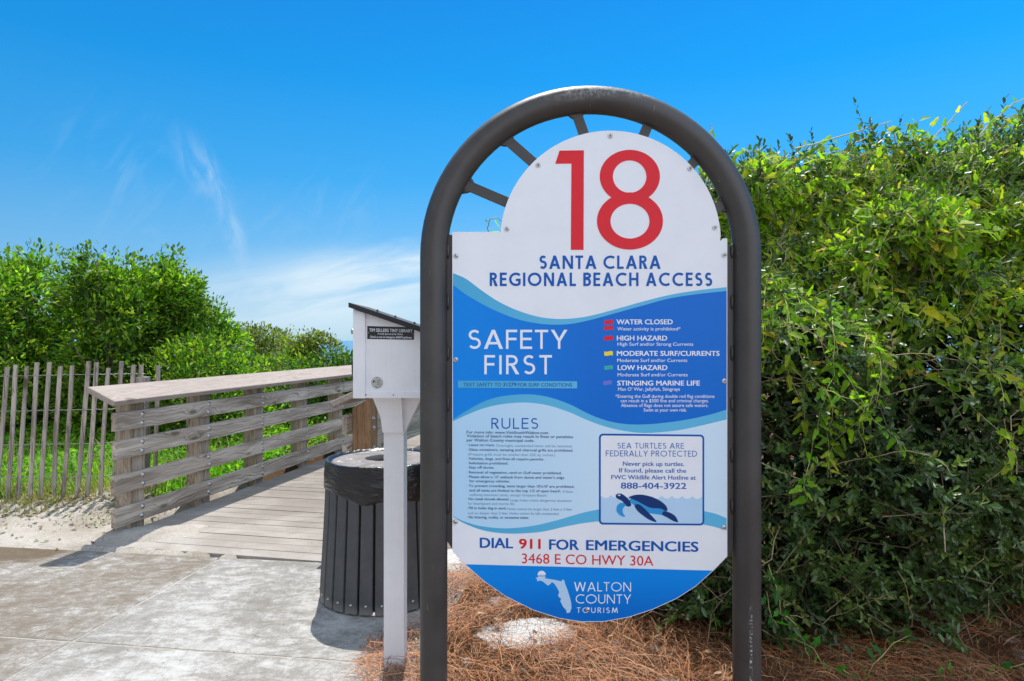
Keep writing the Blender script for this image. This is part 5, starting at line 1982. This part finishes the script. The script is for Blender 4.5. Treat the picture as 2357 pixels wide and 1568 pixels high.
def vine(label, strands, leaf=.055, step=.036, cols=VG, weights=VW, shape=HEART, name='climbing_vine', group=None, sparse=.9, stem_r=.0024):
    rt = root(name, tuple(np.array(strands[0][0])), label, 'vine', group=group)
    LP, LT, LN, LL, paths = [], [], [], [], []
    for pts in strands:
        paths.append(([tuple(p) for p in pts], stem_r, stem_r * .5))
        P_ = np.array(pts, float)
        seg = np.linalg.norm(np.diff(P_, axis=0), axis=1)
        cum = np.concatenate([[0], np.cumsum(seg)])
        for i, s0 in enumerate(np.arange(.015, cum[-1] + .01, step)):
            if RNG.uniform() > sparse: continue
            p = np.array([np.interp(s0, cum, P_[:, j]) for j in range(3)])
            q_ = np.array([np.interp(max(s0 - .02, 0), cum, P_[:, j]) for j in range(3)])
            t_ = p - q_
            t_ = t_ / (np.linalg.norm(t_) + 1e-9)
            sd = np.cross(t_, [0, -1.0, .25]); sd /= np.linalg.norm(sd) + 1e-9
            if i % 2: sd = -sd
            tip_ = sd * .8 + t_ * .4 + RNG.normal(size=3) * .45 + np.array([0, -.25, -.35])
            tip_ /= np.linalg.norm(tip_)
            pet = p + tip_ * .012
            LP.append(pet); LT.append(tip_)
            LN.append(np.array([.0, -.75, .55]) + RNG.normal(size=3) * .45); LL.append(leaf * RNG.uniform(.55, 1.25))
    LL = np.array(LL)
    leaves('leaves', np.array(LP), np.array(LT), unit(np.array(LN)), LL, LL * RNG.uniform(.36, .55, len(LL)), shape, palette(len(LL), cols, .14, weights), M['leaf_vine'], rt)
    v, qd = tube_np(paths, 5)
    np_mesh('stem', v, qd, M['vine_stem'], rt, smooth=True)
    return rt


# the mat that covers the top and the upper face
strands = []
for s in range(600):
    X = RNG.uniform(1.0, 3.5)
    f = 1.0 - abs(RNG.normal()) * .17
    if X > 2.2 and RNG.uniform() < .25: f -= .15
    f = max(.42, f)
    pts_ = []
    a = RNG.uniform(0, 6.283)
    Xc, fc, back = X, f, RNG.uniform(-.06, .9) if f > .93 else 0
    for i in range(8):
        zt = h_top(Xc)
        z = fc * zt
        y = h_front(Xc, z) - .05 + max(0, back) + RNG.normal() * .03
        pts_.append((Xc, y, z + (.05 if fc > .95 else 0) + RNG.normal() * .02))
        a += RNG.normal() * .5
        Xc += math.cos(a) * .07
        fc = min(1.03, max(.36, fc + math.sin(a) * .022 - .004))
    strands.append(pts_)
for s in range(34):                                     # strands that trail down from the mat
    X = RNG.uniform(1.05, 3.2)
    f = RNG.uniform(.70, .95)
    end = RNG.uniform(.30, .62)
    pts_ = []
    a = RNG.normal() * .35
    while f > end:
        z = f * h_top(X)
        pts_.append((X, h_front(X, z) - .07 - RNG.uniform(0, .04), z))
        a += RNG.normal() * .35
        X += math.sin(a) * .035
        f -= .024
    if len(pts_) > 3: strands.append(pts_)
vine('mat of bright green vine with hourglass leaves covering the hedge top', strands, .058, .033)


def px_path(pts, jitter=.006, n=3):
    out = []
    for (px, py, Y) in pts:
        p = P(px, py, Y)
        out.append((p.x, p.y, p.z))
    o2 = []
    for i in range(len(out) - 1):
        for j in range(n):
            t = j / n
            o2.append(tuple(out[i][k_] * (1 - t) + out[i + 1][k_] * t + RNG.normal() * jitter for k_ in range(3)))
    o2.append(out[-1])
    return o2


# rests on the face of the hedge
def on_face(pts, lift=.06):
    out = []
    for px, py in pts:
        Y = 3.4
        for _ in range(12):
            p = P(px, py, Y)
            Y = h_front(p.x, min(p.z, h_top(p.x))) - lift
        out.append((px, py, Y))
    return out


HV = 'vine strands hanging down the hedge face'
BR = [(.20, .44, .02), (.26, .50, .025), (.14, .34, .02)]
vine('long light green vine hanging down the shaded hedge face beside the dark pipe', [px_path(on_face([(1905, 660), (1915, 760), (1918, 860), (1890, 950), (1868, 1040), (1852, 1120), (1858, 1150)], .10))], .058, .030, BR, None, group=HV)
vine('light green vine slanting down to the mid face from the hanging one', [px_path(on_face([(1890, 895), (1960, 925), (2020, 975), (2060, 1010), (2085, 1035)], .10))], .060, .042, BR, None, group=HV)
vine('yellow stemmed vine running across the upper hedge face', [px_path(on_face([(1770, 640), (1860, 690), (1960, 640), (2080, 560), (2200, 545), (2340, 520)]))], .060, .040, VG, VW, group=HV)
vine('vine strand sloping down to the picture edge below the yellow stemmed one', [px_path(on_face([(2060, 700), (2160, 745), (2290, 800), (2357, 790)]))], .060, .040, VG, VW, group=HV)
for lab, pth, j in (('long bare runner arching low over the hedge top nearest the sign', [(1830, 345, 4.1), (1900, 325, 4.1), (1980, 300, 4.1), (2052, 279, 4.1)], .004),
                    ('steep bare runner, tallest one standing against the sky above the hedge', [(2125, 345, 4.1), (2165, 300, 4.1), (2200, 262, 4.1), (2226, 235, 4.1)], .004),
                    ('bare runner leaning out above the high end of the hedge at the picture edge', [(2255, 310, 4.05), (2300, 265, 4.05), (2330, 240, 4.05), (2360, 225, 4.05)], .004),
                    ('short runner drooping from the tip of the long arching one', [(2040, 285, 4.1), (2056, 310, 4.1), (2075, 350, 4.1)], .004),
                    ('tiny upright sprig just beside the dark arch', [(1634, 345, 4.1), (1638, 300, 4.1), (1636, 285, 4.1)], .003),
                    ('short level runner just under the long arching one', [(1950, 335, 4.1), (1990, 318, 4.1), (2030, 322, 4.1)], .004)):
    vine(lab, [px_path(pth, j)], .045, .06, VG, VW, sparse=.85, stem_r=.0055, name='vine_runner', group='runners above the hedge')
vine('single vine shoot peeping over the left shoulder of the sign panel', [px_path([(1128, 545, 2.45), (1122, 525, 2.45), (1128, 505, 2.44), (1140, 500, 2.44), (1150, 506, 2.44), (1170, 520, 2.46)], .0015)], .026, .036, BR, None)
vine('yellowing vine leaf spray in the middle of the hedge face', [px_path(on_face([(2100, 740), (2130, 700), (2155, 715), (2190, 735)], .10))], .085, .05, [(.55, .48, .02), (.40, .45, .03)], None, group=HV)
# creeping ivy at the foot
IG = [(.06, .26, .03), (.09, .33, .035), (.045, .19, .03)]
vine('lobed ivy trailing down to the straw beside the right pipe', [px_path([(1770, 1300, 2.93), (1785, 1360, 2.9), (1800, 1410, 2.88), (1835, 1440, 2.86), (1855, 1500, 2.84), (1870, 1545, 2.80)]), px_path([(1765, 1360, 2.92), (1770, 1420, 2.88), (1790, 1440, 2.88)])], .058, .048, IG, None, IVY, name='ivy')
vine('lobed ivy and creepers under the right edge of the sign panel', [px_path([(1660, 1300, 3.25), (1625, 1340, 3.2), (1640, 1400, 3.15), (1650, 1470, 3.1)]), px_path([(1600, 1360, 3.3), (1560, 1400, 3.25), (1530, 1430, 3.2)]), px_path([(1680, 1330, 3.25), (1690, 1390, 3.2)])], .055, .040, IG, None, IVY, name='ivy')
vine('creepers running out from the foot of the hedge over the straw', [wobble_path((1.15, 3.0, .12), (1.45, 2.68, .05), 8, .5) + wobble_path((1.45, 2.68, .05), (2.0, 2.72, .06), 8, .5)[1:],
     wobble_path((1.45, 2.68, .05), (1.75, 3.0, .14), 6, .5), wobble_path((2.0, 2.72, .06), (2.35, 2.95, .14), 6, .5)], .050, .034, IG, None, IVY, name='ivy')
# strap leaved tuft in the shade
pts = np.array([(P(2050, 1440, 3.2).x + RNG.normal() * .06, 3.22 + RNG.normal() * .05) for _ in range(26)])
o = grass_blades('grass_tuft', pts, .02, .22, .45, [(.03, .10, .02), (.05, .14, .03)], M['leaf_grass'], '', .8, .008, kind=None)
tag(o, 'tuft of broad strap leaves in the shade under the hedge', 'plant')
